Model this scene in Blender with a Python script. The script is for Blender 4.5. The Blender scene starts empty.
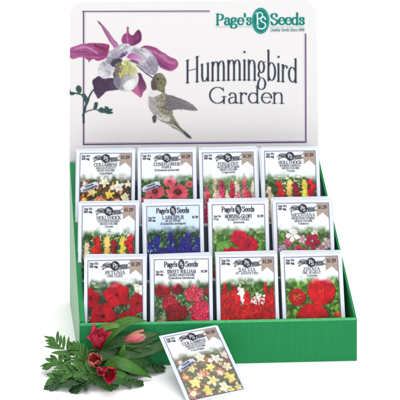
import bpy, bmesh, math, random
import numpy as np
from mathutils import Vector, Matrix, Euler

random.seed(7)
rng = np.random.default_rng(7)
S = 0.01                       # everything below is written in centimetres
scene = bpy.context.scene
COL = scene.collection
R = math.radians

# ------------------------------------------------------------------ place constants
YAW = 0.0515                   # the stand is turned a little on the table
CAM = (16.374, -182.92, 83.10)
PITCH = 0.0277
FPX, CYP = 1360.7, -205.96     # focal length and principal row in 400-px units (shift lens)
DEPTH, LEAN, HSIDE, LIP, HHEAD = 21.888, 0.1287, 21.87, 5.906, 45.33
WID, UB0, UB1 = 38.0, -2.278, 35.687

def b2w(u, v, z=0.0):
    c, s = math.cos(YAW), math.sin(YAW)
    return Vector((u*c - v*s, u*s + v*c, z))

def ray(px, py):
    x = (px-200)/FPX; y = (CYP-py)/FPX
    a = PITCH
    return Vector((x, math.cos(a)+y*math.sin(a), -math.sin(a)+y*math.cos(a)))

def at_z(px, py, z):           # table point (height z) used while laying out the bouquet
    d = ray(px, py); t = (z-CAM[2])/d.z
    return Vector(CAM)+d*t

# ------------------------------------------------------------------ scene graph helpers
def new_mesh(name, verts, faces, mats, smooth=False, parent=None, scale=S):
    me = bpy.data.meshes.new(name)
    me.from_pydata([tuple(c*scale for c in v) for v in verts], [], faces)
    for m in (mats if isinstance(mats, (list, tuple)) else [mats]):
        me.materials.append(m)
    if smooth:
        me.polygons.foreach_set('use_smooth', [True]*len(me.polygons))
    me.update()
    o = bpy.data.objects.new(name, me); COL.objects.link(o)
    if parent: o.parent = parent
    return o

def empty(name, loc, label, cat, group=None, rot=(0, 0, 0)):
    o = bpy.data.objects.new(name, None); COL.objects.link(o)
    o.empty_display_size = 0.02
    o.location = Vector(loc)*S; o.rotation_euler = rot
    o['label'] = label; o['category'] = cat
    if group: o['group'] = group
    return o

def bevel(o, w=0.05, seg=2):
    m = o.modifiers.new('Bevel', 'BEVEL'); m.width = w*S; m.segments = seg; m.limit_method = 'ANGLE'
    m.harden_normals = False
    return o

# ------------------------------------------------------------------ materials
def lin(c):
    c = np.asarray(c, dtype=np.float64)
    return np.where(c <= 0.04045, c/12.92, ((c+0.055)/1.055)**2.4)

def L255(r, g, b, k=1.0):
    v = lin(np.array([r, g, b])/255.0)*k
    return (float(v[0]), float(v[1]), float(v[2]), 1.0)

def mat(name, base, rough=0.5, var=0.06, scale=60, bump=0.0, bscale=300, spec=0.4, stretch=None, coat=0.0, sub=0.0, trans=0.0):
    m = bpy.data.materials.new(name); m.use_nodes = True
    nt = m.node_tree; n = nt.nodes; l = nt.links
    b = n['Principled BSDF']
    tc = n.new('ShaderNodeTexCoord'); mp = n.new('ShaderNodeMapping')
    l.new(tc.outputs['Object'], mp.inputs['Vector'])
    if stretch: mp.inputs['Scale'].default_value = stretch
    nz = n.new('ShaderNodeTexNoise'); nz.inputs['Scale'].default_value = scale; nz.inputs['Detail'].default_value = 5
    l.new(mp.outputs['Vector'], nz.inputs['Vector'])
    mr = n.new('ShaderNodeMapRange'); mr.inputs['From Min'].default_value = 0.25; mr.inputs['From Max'].default_value = 0.75
    mr.inputs['To Min'].default_value = 1-var; mr.inputs['To Max'].default_value = 1+var
    l.new(nz.outputs['Fac'], mr.inputs['Value'])
    mx = n.new('ShaderNodeVectorMath'); mx.operation = 'SCALE'
    mx.inputs[0].default_value = base[:3]; l.new(mr.outputs['Result'], mx.inputs['Scale'])
    l.new(mx.outputs['Vector'], b.inputs['Base Color'])
    b.inputs['Roughness'].default_value = rough
    b.inputs['Specular IOR Level'].default_value = spec
    b.inputs['Coat Weight'].default_value = coat
    b.inputs['Coat Roughness'].default_value = 0.25
    if sub:
        b.inputs['Subsurface Weight'].default_value = sub
        b.inputs['Subsurface Scale'].default_value = 0.004
        b.inputs['Subsurface Radius'].default_value = (1, .6, .4)
    if bump:
        n2 = n.new('ShaderNodeTexNoise'); n2.inputs['Scale'].default_value = bscale; n2.inputs['Detail'].default_value = 3
        l.new(mp.outputs['Vector'], n2.inputs['Vector'])
        bp = n.new('ShaderNodeBump'); bp.inputs['Strength'].default_value = bump; bp.inputs['Distance'].default_value = 0.001
        l.new(n2.outputs['Fac'], bp.inputs['Height']); l.new(bp.outputs['Normal'], b.inputs['Normal'])
    if trans:
        tr = n.new('ShaderNodeBsdfTranslucent'); l.new(mx.outputs['Vector'], tr.inputs['Color'])
        ms = n.new('ShaderNodeMixShader'); ms.inputs[0].default_value = trans
        l.new(b.outputs[0], ms.inputs[1]); l.new(tr.outputs[0], ms.inputs[2])
        l.new(ms.outputs[0], n['Material Output'].inputs['Surface'])
    return m

def ink_mat(name, rough, coat, bump=0.0):
    m = bpy.data.materials.new(name); m.use_nodes = True
    nt = m.node_tree; n = nt.nodes; l = nt.links; b = n['Principled BSDF']
    at = n.new('ShaderNodeAttribute'); at.attribute_name = 'ink'
    l.new(at.outputs['Color'], b.inputs['Base Color'])
    b.inputs['Roughness'].default_value = rough; b.inputs['Specular IOR Level'].default_value = 0.16
    if bump:
        tc = n.new('ShaderNodeTexCoord'); nz = n.new('ShaderNodeTexNoise'); nz.inputs['Scale'].default_value = 90
        l.new(tc.outputs['Object'], nz.inputs['Vector'])
        bp = n.new('ShaderNodeBump'); bp.inputs['Strength'].default_value = bump; bp.inputs['Distance'].default_value = 0.002
        l.new(nz.outputs['Fac'], bp.inputs['Height']); l.new(bp.outputs['Normal'], b.inputs['Normal'])
    return m

INKK = 0.76                    # brightest paper reflectance
HEADK = 0.66                   # the header is a duller, greyer board
M_INK = ink_mat('printed_paper_ink', 0.5, 0.15, 0.12)
M_INKH = ink_mat('printed_card_ink', 0.55, 0.05)
HEADC = (243, 240, 240)
ENVC = (226, 232, 243)
M_HEAD = mat('header_card_paper', L255(*HEADC, k=HEADK), 0.55, var=0.006, scale=12)
M_ENV = mat('packet_paper', L255(*ENVC, k=INKK), 0.45, var=0.03, scale=70, bump=0.15, bscale=120, coat=0.15)
M_GREEN = mat('green_card', L255(18, 120, 66), 0.5, var=0.07, scale=40, bump=0.2, bscale=60, stretch=(6, 6, 0.25), spec=.22)
M_GREEN_EDGE = mat('worn_green_edge', L255(66, 168, 104), 0.6, var=0.15, scale=160)
M_PALE = mat('painted_sheen_card', L255(150, 184, 152), 0.7, var=0.08, scale=40)  # green card with the white sheen at grazing view put into its colour
M_KRAFT = mat('grey_card_insert', L255(70, 84, 96), 0.8, var=0.06, scale=60)
M_TABLE = mat('white_sweep', (0.94, 0.94, 0.94, 1), 0.7, var=0.004, scale=3, spec=0.1)
M_LEAF = mat('glossy_leaf', L255(60, 112, 32), 0.42, var=0.35, scale=55, bump=0.5, bscale=260, stretch=(1, 1, 1), trans=0.22)
M_LEAF2 = mat('pale_leaf', L255(92, 134, 54), 0.45, var=0.28, scale=50, bump=0.4, bscale=260, trans=0.25)
M_DLEAF = mat('dark_leaf', L255(38, 82, 28), 0.45, var=0.35, scale=50, bump=0.5, bscale=260, trans=0.12)
M_FERN = mat('fern_green', L255(60, 108, 40), 0.55, var=0.4, scale=60, bump=0.4, bscale=300, trans=0.15)
M_FERN2 = mat('fern_dark_green', L255(36, 74, 34), 0.55, var=0.4, scale=60, bump=0.4, bscale=300, trans=0.12)
M_STEM = mat('stem_green', L255(78, 118, 52), 0.5, var=0.2, scale=80)
M_ANTH = mat('anther', L255(60, 20, 24), 0.6, var=0.2, scale=80)
M_ROSEHIP = mat('bud_green', L255(112, 138, 66), 0.5, var=0.25, scale=90)

def add_veins(m, k=34, amt=.3):
    nt = m.node_tree; n = nt.nodes; l = nt.links; b = n['Principled BSDF']
    at = n.new('ShaderNodeAttribute'); at.attribute_name = 'across'
    mu = n.new('ShaderNodeMath'); mu.operation = 'MULTIPLY'; mu.inputs[1].default_value = k; l.new(at.outputs['Fac'], mu.inputs[0])
    co = n.new('ShaderNodeMath'); co.operation = 'COSINE'; l.new(mu.outputs[0], co.inputs[0])
    ab = n.new('ShaderNodeMath'); ab.operation = 'ABSOLUTE'; l.new(at.outputs['Fac'], ab.inputs[0])
    rib = n.new('ShaderNodeMapRange'); rib.inputs['From Max'].default_value = .07; rib.inputs['To Min'].default_value = 1.6; rib.inputs['To Max'].default_value = 1.0
    l.new(ab.outputs[0], rib.inputs['Value'])
    mr = n.new('ShaderNodeMapRange'); mr.inputs['From Min'].default_value = -1; mr.inputs['To Min'].default_value = 1-amt; mr.inputs['To Max'].default_value = 1+amt*.6
    l.new(co.outputs[0], mr.inputs['Value'])
    mm = n.new('ShaderNodeMath'); mm.operation = 'MULTIPLY'; l.new(mr.outputs[0], mm.inputs[0]); l.new(rib.outputs[0], mm.inputs[1])
    src = b.inputs['Base Color'].links[0].from_socket
    vm = n.new('ShaderNodeVectorMath'); vm.operation = 'SCALE'; l.new(src, vm.inputs[0]); l.new(mm.outputs[0], vm.inputs['Scale'])
    l.new(vm.outputs['Vector'], b.inputs['Base Color'])
for m_ in (M_LEAF, M_LEAF2, M_DLEAF): add_veins(m_)

def petal_mat():
    m = bpy.data.materials.new('petal_pink'); m.use_nodes = True
    nt = m.node_tree; n = nt.nodes; l = nt.links; b = n['Principled BSDF']
    at = n.new('ShaderNodeAttribute'); at.attribute_name = 'ink'
    l.new(at.outputs['Color'], b.inputs['Base Color'])
    b.inputs['Roughness'].default_value = 0.4; b.inputs['Specular IOR Level'].default_value = 0.35
    tr = n.new('ShaderNodeBsdfTranslucent'); l.new(at.outputs['Color'], tr.inputs['Color'])
    ms = n.new('ShaderNodeMixShader'); ms.inputs[0].default_value = 0.25
    l.new(b.outputs[0], ms.inputs[1]); l.new(tr.outputs[0], ms.inputs[2])
    l.new(ms.outputs[0], n['Material Output'].inputs['Surface'])
    return m
M_PETAL = petal_mat()

# ------------------------------------------------------------------ print painter (raster in sRGB 0..1)
def smooth_noise(h, w, cell, r):
    gh, gw = int(h/cell)+3, int(w/cell)+3
    g = r.random((gh, gw))
    y = np.arange(h)/cell; x = np.arange(w)/cell
    yi = y.astype(int); xi = x.astype(int); fy = (y-yi)[:, None]; fx = (x-xi)[None, :]
    fy = fy*fy*(3-2*fy); fx = fx*fx*(3-2*fx)
    a = g[yi][:, xi]; b = g[yi][:, xi+1]; c = g[yi+1][:, xi]; d = g[yi+1][:, xi+1]
    return (a*(1-fx)+b*fx)*(1-fy)+(c*(1-fx)+d*fx)*fy

class Canvas:
    """x to the right, y down, in its own units; ppu pixels a unit"""
    def __init__(s, x0, y0, x1, y1, ppu, bg, seed=1):
        s.x0, s.y0, s.ppu = x0, y0, ppu
        s.W = int(round((x1-x0)*ppu)); s.H = int(round((y1-y0)*ppu))
        s.c = np.zeros((s.H, s.W, 3)); s.c[:] = np.array(bg)/255.0
        s.id = np.zeros((s.H, s.W), dtype=np.int16)
        s.r = np.random.default_rng(seed)
        s.nz = (smooth_noise(s.H, s.W, 9, s.r)+smooth_noise(s.H, s.W, 3.5, s.r)+smooth_noise(s.H, s.W, 1.6, s.r))/1.5-1.0
        s.cur = 0
    def P(s, pts):
        p = np.asarray(pts, dtype=float); return (p-np.array([s.x0, s.y0]))*s.ppu
    def _blend(s, ys, xs, m, col, a, noise):
        if not m.any(): return
        reg = s.c[ys, xs]
        col = np.asarray(col, dtype=float)/255.0
        cc = col if col.ndim == 3 else np.broadcast_to(col, reg.shape)
        if noise: cc = np.clip(cc*(1+noise*s.nz[ys, xs][..., None]), 0, 1)
        k = (m*a)[..., None]
        s.c[ys, xs] = reg*(1-k)+cc*k
        if s.cur >= 0:
            idr = s.id[ys, xs]; idr[m*min(1, a+.25) > 0.4] = s.cur; s.id[ys, xs] = idr
    def poly(s, pts, col, col2=None, axis=None, a=1.0, noise=0.0):
        p = s.P(pts)
        xa, ya = np.floor(p.min(0)).astype(int); xb, yb = np.ceil(p.max(0)).astype(int)+1
        xa, ya = max(xa, 0), max(ya, 0); xb, yb = min(xb, s.W), min(yb, s.H)
        if xa >= xb or ya >= yb: return
        X = np.arange(xa, xb)+.5; Y = (np.arange(ya, yb)+.5)[:, None]
        m = np.zeros((yb-ya, xb-xa), dtype=bool)
        n = len(p)
        for i in range(n):
            x1, y1 = p[i]; x2, y2 = p[(i+1) % n]
            if y1 == y2: continue
            cond = (y1 > Y) != (y2 > Y)
            m ^= cond & (X < (x2-x1)*(Y-y1)/(y2-y1)+x1)
        ys, xs = slice(ya, yb), slice(xa, xb)
        if col2 is not None:
            (ax, ay), (bx, by) = s.P([axis[0], axis[1]])
            d2 = (bx-ax)**2+(by-ay)**2+1e-9
            t = np.clip(((X-ax)*(bx-ax)+(Y-ay)*(by-ay))/d2, 0, 1)[..., None]
            col = np.array(col, float)*(1-t)+np.array(col2, float)*t
        s._blend(ys, xs, m.astype(float), col, a, noise)
    def ell(s, cx, cy, rx, ry, col, ang=0, a=1.0, noise=0.0, soft=0.0):
        (px, py), = s.P([(cx, cy)]); rx *= s.ppu; ry *= s.ppu; q = max(rx, ry)*(1+soft)+1
        xa, xb = max(int(px-q), 0), min(int(px+q)+2, s.W); ya, yb = max(int(py-q), 0), min(int(py+q)+2, s.H)
        if xa >= xb or ya >= yb: return
        X = np.arange(xa, xb)+.5-px; Y = (np.arange(ya, yb)+.5-py)[:, None]
        c, sn = math.cos(ang), math.sin(ang)
        d = np.sqrt(((X*c+Y*sn)/max(rx, .01))**2+((-X*sn+Y*c)/max(ry, .01))**2)
        m = np.clip((1-d)/max(soft, 0.6/max(rx, ry, .6))+0.5*(soft == 0), 0, 1)
        s._blend(slice(ya, yb), slice(xa, xb), m, col, a, noise)
    def seg(s, x0, y0, x1, y1, w, col, a=1.0, w1=None, noise=0.0):
        (ax, ay), (bx, by) = s.P([(x0, y0), (x1, y1)]); h0 = w*s.ppu/2; h1 = (w if w1 is None else w1)*s.ppu/2
        h = max(h0, h1)+1
        xa, xb = max(int(min(ax, bx)-h), 0), min(int(max(ax, bx)+h)+2, s.W)
        ya, yb = max(int(min(ay, by)-h), 0), min(int(max(ay, by)+h)+2, s.H)
        if xa >= xb or ya >= yb: return
        X = np.arange(xa, xb)+.5; Y = (np.arange(ya, yb)+.5)[:, None]
        dx, dy = bx-ax, by-ay; d2 = dx*dx+dy*dy+1e-9
        t = np.clip(((X-ax)*dx+(Y-ay)*dy)/d2, 0, 1)
        d = np.sqrt((X-ax-t*dx)**2+(Y-ay-t*dy)**2)
        m = np.clip(h0+(h1-h0)*t-d+.5, 0, 1)
        s._blend(slice(ya, yb), slice(xa, xb), m, col, a, noise)
    def line(s, pts, w, col, a=1.0, w1=None, noise=0.0):
        n = len(pts)-1
        for i in range(n):
            wa = w if w1 is None else w+(w1-w)*i/n; wb = w if w1 is None else w+(w1-w)*(i+1)/n
            s.seg(pts[i][0], pts[i][1], pts[i+1][0], pts[i+1][1], wa, col, a, wb, noise)
    def warp(s, amp, cell, mask=None):
        """push the colours about by smooth noise so that outlines turn organic"""
        dy = (smooth_noise(s.H, s.W, cell, s.r)-.5)*2*amp*s.ppu; dx = (smooth_noise(s.H, s.W, cell, s.r)-.5)*2*amp*s.ppu
        Y, X = np.mgrid[0:s.H, 0:s.W]
        Yn = np.clip((Y+dy), 0, s.H-1).astype(int); Xn = np.clip((X+dx), 0, s.W-1).astype(int)
        s.c = s.c[Yn, Xn]; s.id = s.id[Yn, Xn]
    def tex(s, pts, ang, cols, n, ln, w, a=.5, curve=0.0):
        """short strokes inside an outline: veins, feathers"""
        p = np.asarray([tuple(q) for q in pts]); lo, hi = p.min(0), p.max(0); k = 0; g = 0
        while k < n and g < n*8:
            g += 1; x, y = s.r.uniform(lo[0], hi[0]), s.r.uniform(lo[1], hi[1]); ins = False
            an = ang+s.r.uniform(-.25, .25)+curve*((x-lo[0])/(hi[0]-lo[0]+1e-6)-.5)
            L2 = ln*s.r.uniform(.5, 1.3); ok = True
            for f in (-.5, .5):
                X, Y = x+f*L2*math.cos(an), y+f*L2*math.sin(an); c = False
                for i in range(len(p)):
                    x1, y1 = p[i]; x2, y2 = p[i-1]
                    if (y1 > Y) != (y2 > Y) and X < (x2-x1)*(Y-y1)/(y2-y1)+x1: c = not c
                ok &= c
            if not ok: continue
            k += 1; s.seg(x-.5*L2*math.cos(an), y-.5*L2*math.sin(an), x+.5*L2*math.cos(an), y+.5*L2*math.sin(an), w*s.r.uniform(.6, 1.3), cols[s.r.integers(len(cols))], a*s.r.uniform(.5, 1), w1=w*.3)
    def blur(s, k=1, ys=slice(None)):
        c = s.c[ys]
        for _ in range(k):
            p = np.pad(c, ((1, 1), (1, 1), (0, 0)), 'edge')
            c = (p[:-2, 1:-1]+p[2:, 1:-1]+p[1:-1, :-2]+p[1:-1, 2:]+2*p[1:-1, 1:-1])/6
        s.c[ys] = c

def crom(pts, n=6):            # smooth curve through points
    p = [np.array(q, float) for q in pts]; p = [2*p[0]-p[1]]+p+[2*p[-1]-p[-2]]
    out = []
    for i in range(1, len(p)-2):
        for k in range(n):
            t = k/n
            out.append(.5*((2*p[i])+(-p[i-1]+p[i+1])*t+(2*p[i-1]-5*p[i]+4*p[i+1]-p[i+2])*t*t+(-p[i-1]+3*p[i]-3*p[i+1]+p[i+2])*t**3))
    out.append(p[-2]); return out

def cclosed(pts, n=5):
    p = [np.array(q, float) for q in pts]; m = len(p); out = []
    for i in range(m):
        a, b, c, d = p[i-1], p[i], p[(i+1) % m], p[(i+2) % m]
        for k in range(n):
            t = k/n
            out.append(.5*((2*b)+(-a+c)*t+(2*a-5*b+4*c-d)*t*t+(-a+3*b-3*c+d)*t**3))
    return out

# ------------------------------------------------------------------ a roman letter set drawn with a broad pen
# L x0 y0 x1 y1 [k]: line (k>0 thick, k=0 thin); A cx cy rx ry a0 a1: arc; C pts: curve; S x y [half]: serif; D x y r: dot
G = {
'a': (.42, "A .2 .31 .12 .13 160 0;L .32 .31 .32 .04 1;C .32 .25 .2 .25 .09 .2 .07 .12 .1 .02 .18 0 .26 .03 .32 .1;C .32 .06 .35 .01 .4 .03;D .1 .35 .035"),
'b': (.47, "L .1 .72 .1 .01 1;L .04 .71 .1 .72 0;A .25 .225 .17 .215 150 -150"),
'c': (.41, "A .23 .225 .18 .22 42 318;D .36 .36 .035"),
'd': (.49, "L .37 .72 .37 .01 1;L .31 .71 .37 .72 0;A .22 .225 .17 .215 30 330;L .37 .01 .45 .02 0"),
'e': (.42, "A .23 .225 .18 .22 0 318;L .06 .25 .41 .25 0"),
'f': (.3, "L .12 0 .12 .6 1;A .24 .6 .12 .12 180 50;L .03 .44 .24 .44 0;S .12 0;D .31 .68 .035"),
'g': (.44, "A .2 .31 .13 .135 0 360;L .3 .41 .4 .44 0;C .11 .2 .06 .13 .12 .07 .3 .04 .39 -.06 .33 -.18 .18 -.21 .05 -.16 .05 -.06 .12 .03"),
'h': (.5, "L .1 .72 .1 0 1;L .04 .71 .1 .72 0;C .1 .33 .17 .42 .27 .445 .35 .41 .38 .3;L .38 .32 .38 0 1;S .1 0;S .38 0"),
'i': (.22, "L .11 .44 .11 0 1;L .04 .43 .11 .44 0;S .11 0;D .11 .62 .055"),
'j': (.22, "L .12 .44 .12 -.1 1;C .12 -.1 .09 -.19 .0 -.2;D .12 .62 .055"),
'k': (.47, "L .1 .72 .1 0 1;S .1 0;L .1 .2 .36 .44 0;L .19 .27 .4 0 1;S .38 .44;S .4 0;L .04 .71 .1 .72 0"),
'l': (.22, "L .11 .72 .11 0 1;L .04 .71 .11 .72 0;S .11 0"),
'm': (.76, "L .1 .44 .1 0 1;L .03 .43 .1 .44 0;C .1 .33 .17 .42 .26 .445 .34 .41 .37 .3;L .37 .32 .37 0 1;C .37 .33 .44 .42 .53 .445 .61 .41 .64 .3;L .64 .32 .64 0 1;S .1 0;S .37 0;S .64 0"),
'n': (.5, "L .1 .44 .1 0 1;L .03 .43 .1 .44 0;C .1 .33 .17 .42 .27 .445 .35 .41 .38 .3;L .38 .32 .38 0 1;S .1 0;S .38 0"),
'o': (.46, "A .23 .225 .18 .22 0 360"),
'p': (.48, "L .1 .44 .1 -.22 1;L .03 .43 .1 .44 0;A .25 .225 .17 .215 150 -150;S .1 -.22"),
'q': (.48, "L .37 .44 .37 -.22 1;A .22 .225 .17 .215 30 330;S .37 -.22"),
'r': (.34, "L .1 .44 .1 0 1;L .03 .43 .1 .44 0;C .1 .32 .16 .41 .24 .44 .31 .42;D .29 .39 .045;S .1 0"),
's': (.36, "C .29 .33 .27 .42 .18 .445 .08 .41 .08 .31 .17 .24 .28 .18 .3 .09 .2 .0 .09 .02 .05 .12"),
't': (.3, "L .13 .56 .13 .1 1;C .13 .1 .16 .01 .22 0 .28 .05;L .03 .44 .27 .44 0"),
'u': (.5, "L .1 .44 .1 .13 1;C .1 .15 .13 .03 .2 0 .3 .03 .38 .12;L .38 .44 .38 .01 1;L .03 .43 .1 .44 0;L .31 .43 .38 .44 0;L .38 .01 .45 .02 0"),
'v': (.46, "L .07 .44 .22 0 1;L .22 0 .38 .44 0;S .07 .44;S .38 .44"),
'w': (.66, "L .07 .44 .2 0 1;L .2 0 .33 .42 0;L .31 .44 .45 0 1;L .45 0 .58 .44 0;S .07 .44;S .33 .44;S .58 .44"),
'x': (.46, "L .07 .44 .38 0 1;L .07 0 .38 .44 0;S .07 .44;S .38 .44;S .07 0;S .38 0"),
'y': (.46, "L .07 .44 .23 0 1;C .38 .44 .23 .02 .15 -.17 .05 -.2;S .07 .44;S .38 .44"),
'z': (.4, "L .07 .42 .33 .42 0;L .33 .42 .07 .02 1;L .07 .02 .34 .02 0;L .34 .02 .34 .1 0;L .07 .42 .07 .34 0"),
'A': (.68, "L .1 0 .32 .68 0;L .33 .68 .57 0 1;L .18 .24 .48 .24 0;S .1 0;S .57 0"),
'B': (.6, "L .14 0 .14 .68 1;C .14 .67 .35 .67 .44 .6 .44 .44 .35 .37 .14 .36;C .3 .36 .46 .33 .52 .2 .45 .04 .3 .01 .14 .01;S .14 0;S .14 .68"),
'C': (.64, "A .35 .34 .28 .34 42 318;L .57 .68 .57 .5 0;L .57 0 .57 .16 0"),
'D': (.7, "L .14 0 .14 .68 1;C .14 .67 .36 .67 .55 .58 .62 .34 .55 .1 .36 .01 .14 .01;S .14 0;S .14 .68"),
'E': (.58, "L .14 0 .14 .68 1;L .08 .67 .5 .67 0;L .5 .67 .5 .55 0;L .14 .36 .4 .36 0;L .4 .29 .4 .43 0;L .08 .01 .52 .01 0;L .52 .01 .52 .14 0"),
'F': (.54, "L .14 0 .14 .68 1;L .08 .67 .49 .67 0;L .49 .67 .49 .55 0;L .14 .36 .38 .36 0;L .38 .29 .38 .43 0;S .14 0"),
'G': (.72, "A .36 .34 .29 .34 42 330;L .58 .67 .58 .5 0;L .6 .0 .6 .28 1;S .6 .28"),
'H': (.74, "L .14 0 .14 .68 1;L .6 0 .6 .68 1;L .14 .36 .6 .36 0;S .14 0;S .14 .68;S .6 0;S .6 .68"),
'I': (.3, "L .15 0 .15 .68 1;S .15 0;S .15 .68"),
'J': (.4, "L .25 .68 .25 .12 1;C .25 .12 .2 .01 .08 0 .04 .08;S .25 .68"),
'K': (.68, "L .14 0 .14 .68 1;L .14 .26 .54 .68 0;L .27 .4 .6 0 1;S .14 0;S .14 .68;S .54 .68;S .6 0"),
'L': (.56, "L .14 0 .14 .68 1;L .08 .01 .51 .01 0;L .51 .01 .51 .16 0;S .14 .68;S .14 0"),
'M': (.84, "L .14 0 .14 .68 0;L .15 .68 .42 .04 1;L .42 .04 .69 .68 0;L .7 0 .7 .68 1;S .14 0;S .7 0;S .14 .68;S .7 .68"),
'N': (.72, "L .14 0 .14 .68 0;L .14 .68 .58 0 1;L .58 0 .58 .68 0;S .14 0;S .12 .68;S .58 .68"),
'O': (.72, "A .36 .34 .29 .34 0 360"),
'P': (.56, "L .14 0 .14 .68 1;C .14 .67 .34 .67 .47 .6 .49 .48 .43 .35 .32 .3 .14 .3;S .14 0;S .14 .68"),
'Q': (.72, "A .36 .34 .29 .34 0 360;C .34 .02 .48 -.1 .66 -.14"),
'R': (.64, "L .14 0 .14 .68 1;C .14 .67 .34 .67 .46 .6 .46 .42 .34 .35 .14 .34;L .3 .35 .56 0 1;S .14 0;S .14 .68;S .58 0"),
'S': (.52, "C .42 .54 .38 .65 .25 .69 .1 .63 .09 .48 .24 .37 .41 .28 .45 .14 .33 .01 .18 0 .07 .15;L .43 .68 .43 .52 0;L .07 .0 .07 .17 0"),
'T': (.62, "L .31 0 .31 .68 1;L .05 .67 .57 .67 0;L .05 .67 .05 .54 0;L .57 .67 .57 .54 0;S .31 0"),
'U': (.7, "L .14 .68 .14 .2 1;C .14 .22 .2 .03 .36 0 .52 .05 .58 .22;L .58 .22 .58 .68 0;S .14 .68;S .58 .68"),
'V': (.66, "L .1 .68 .34 0 1;L .34 0 .56 .68 0;S .1 .68;S .56 .68"),
'W': (.92, "L .08 .68 .28 0 1;L .28 0 .46 .66 0;L .46 .68 .66 0 1;L .66 0 .84 .68 0;S .08 .68;S .46 .68;S .84 .68"),
'X': (.66, "L .1 .68 .54 0 1;L .1 0 .54 .68 0;S .1 .68;S .54 .68;S .1 0;S .54 0"),
'Y': (.64, "L .08 .68 .32 .3 1;L .32 .3 .54 .68 0;L .32 .32 .32 0 1;S .08 .68;S .54 .68;S .32 0"),
'Z': (.6, "L .08 .66 .5 .66 0;L .5 .66 .08 .02 1;L .08 .02 .52 .02 0;L .52 .02 .52 .16 0;L .08 .66 .08 .52 0"),
'0': (.46, "A .23 .33 .17 .33 0 360"), '1': (.36, "L .19 0 .19 .66 1;L .19 .66 .08 .58 0;S .19 0"),
'2': (.46, "C .07 .52 .12 .64 .24 .66 .36 .58 .34 .4 .2 .2 .06 .03;L .06 .03 .4 .03 1"),
'3': (.46, "C .08 .56 .2 .66 .34 .6 .34 .44 .2 .36 .36 .28 .38 .12 .24 0 .07 .06"),
'4': (.46, "L .3 0 .3 .66 1;L .3 .66 .04 .2 0;L .04 .2 .42 .2 0"),
'5': (.46, "L .12 .64 .38 .64 1;L .12 .64 .1 .36 0;C .1 .36 .26 .42 .38 .3 .36 .1 .22 0 .07 .05"),
'6': (.46, "C .36 .62 .2 .58 .08 .36 .08 .16 .22 0 .37 .12 .36 .32 .24 .38 .1 .28"),
'7': (.44, "L .06 .64 .4 .64 1;L .4 .64 .16 0 1"),
'8': (.46, "A .23 .5 .13 .15 0 360;A .23 .17 .17 .17 0 360"),
'9': (.46, "C .1 .04 .26 .08 .38 .3 .38 .5 .24 .66 .09 .54 .1 .34 .22 .28 .36 .38"),
'$': (.46, "C .36 .54 .22 .62 .1 .54 .12 .4 .34 .28 .36 .12 .22 .02 .07 .12;L .22 -.06 .22 .72 0"),
'.': (.2, "D .1 .03 .045"), "'": (.17, "L .08 .7 .08 .52 1"), ',': (.2, "L .11 .03 .07 -.1 0"),
'-': (.3, "L .04 .24 .26 .24 0"), '(': (.28, "C .22 .72 .1 .5 .08 .26 .12 .02 .22 -.16"), ')': (.28, "C .06 .72 .18 .5 .2 .26 .16 .02 .06 -.16"),
'!': (.24, "L .12 .68 .12 .2 1;D .12 .03 .045"), '/': (.3, "L .02 0 .28 .68 0"), ' ': (.26, "")}
GC = {}
def glyph(ch):
    if ch in GC: return GC[ch]
    adv, spec = G[ch]; out = []
    for tok in spec.split(';'):
        if not tok: continue
        p = tok.split(); k = p[0]; v = [float(q) for q in p[1:]]
        if k == 'L': out.append(('st', [(v[0], v[1]), (v[2], v[3])], 'T' if (len(v) > 4 and v[4]) else 't'))
        elif k == 'A':
            n = max(6, int(abs(v[5]-v[4])/18))
            out.append(('st', [(v[0]+v[2]*math.cos(R(v[4]+(v[5]-v[4])*i/n)), v[1]+v[3]*math.sin(R(v[4]+(v[5]-v[4])*i/n))) for i in range(n+1)], 'p'))
        elif k == 'C': out.append(('st', [tuple(q) for q in crom(list(zip(v[::2], v[1::2])), 4)], 'p'))
        elif k == 'S': h = v[2] if len(v) > 2 else .085; out.append(('st', [(v[0]-h, v[1]), (v[0]+h, v[1])], 't'))
        elif k == 'D': out.append(('dot', (v[0], v[1]), v[2]))
    GC[ch] = (adv, out); return GC[ch]
def text_w(s, size, xs=1.0, track=0.0):
    return sum((glyph(c)[0]+track)*size*xs for c in s)
def text(cv, s, x, y, size, col, align='l', xs=1.0, thick=.1, thin=.035, warp=None, track=0.0, slant=0.0, a=1.0, width=None, rot=0.0):
    """size is the em (cap height is .68 of it); y the baseline"""
    if width: xs = width/text_w(s, size, 1.0, track)
    w = text_w(s, size, xs, track)
    ox = x-(w if align == 'r' else w/2 if align == 'c' else 0)
    cr, sr = math.cos(rot), math.sin(rot)
    def T(q, gx):
        X = ox+gx+(q[0]+slant*q[1])*size*xs; Y = y-q[1]*size
        if warp: return warp(X, q[1])
        if rot: X, Y = x+(X-x)*cr-(Y-y)*sr, y+(X-x)*sr+(Y-y)*cr
        return X, Y
    gx = 0
    for ch in s:
        adv, st = glyph(ch)
        for e in st:
            if e[0] == 'dot':
                X, Y = T(e[1], gx); cv.ell(X, Y, e[2]*size*min(1, xs*1.1), e[2]*size, col, a=a); continue
            pts = e[1]
            for i in range(len(pts)-1):
                dx, dy = pts[i+1][0]-pts[i][0], pts[i+1][1]-pts[i][1]; Ln = math.hypot(dx, dy)+1e-9
                k = thick if e[2] == 'T' else thin if e[2] == 't' else thin+(thick-thin)*abs(dy)/Ln
                (xa, ya), (xb, yb) = T(pts[i], gx), T(pts[i+1], gx)
                cv.seg(xa, ya, xb, yb, k*size, col, a)
        gx += (adv+track)*size*xs

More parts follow.
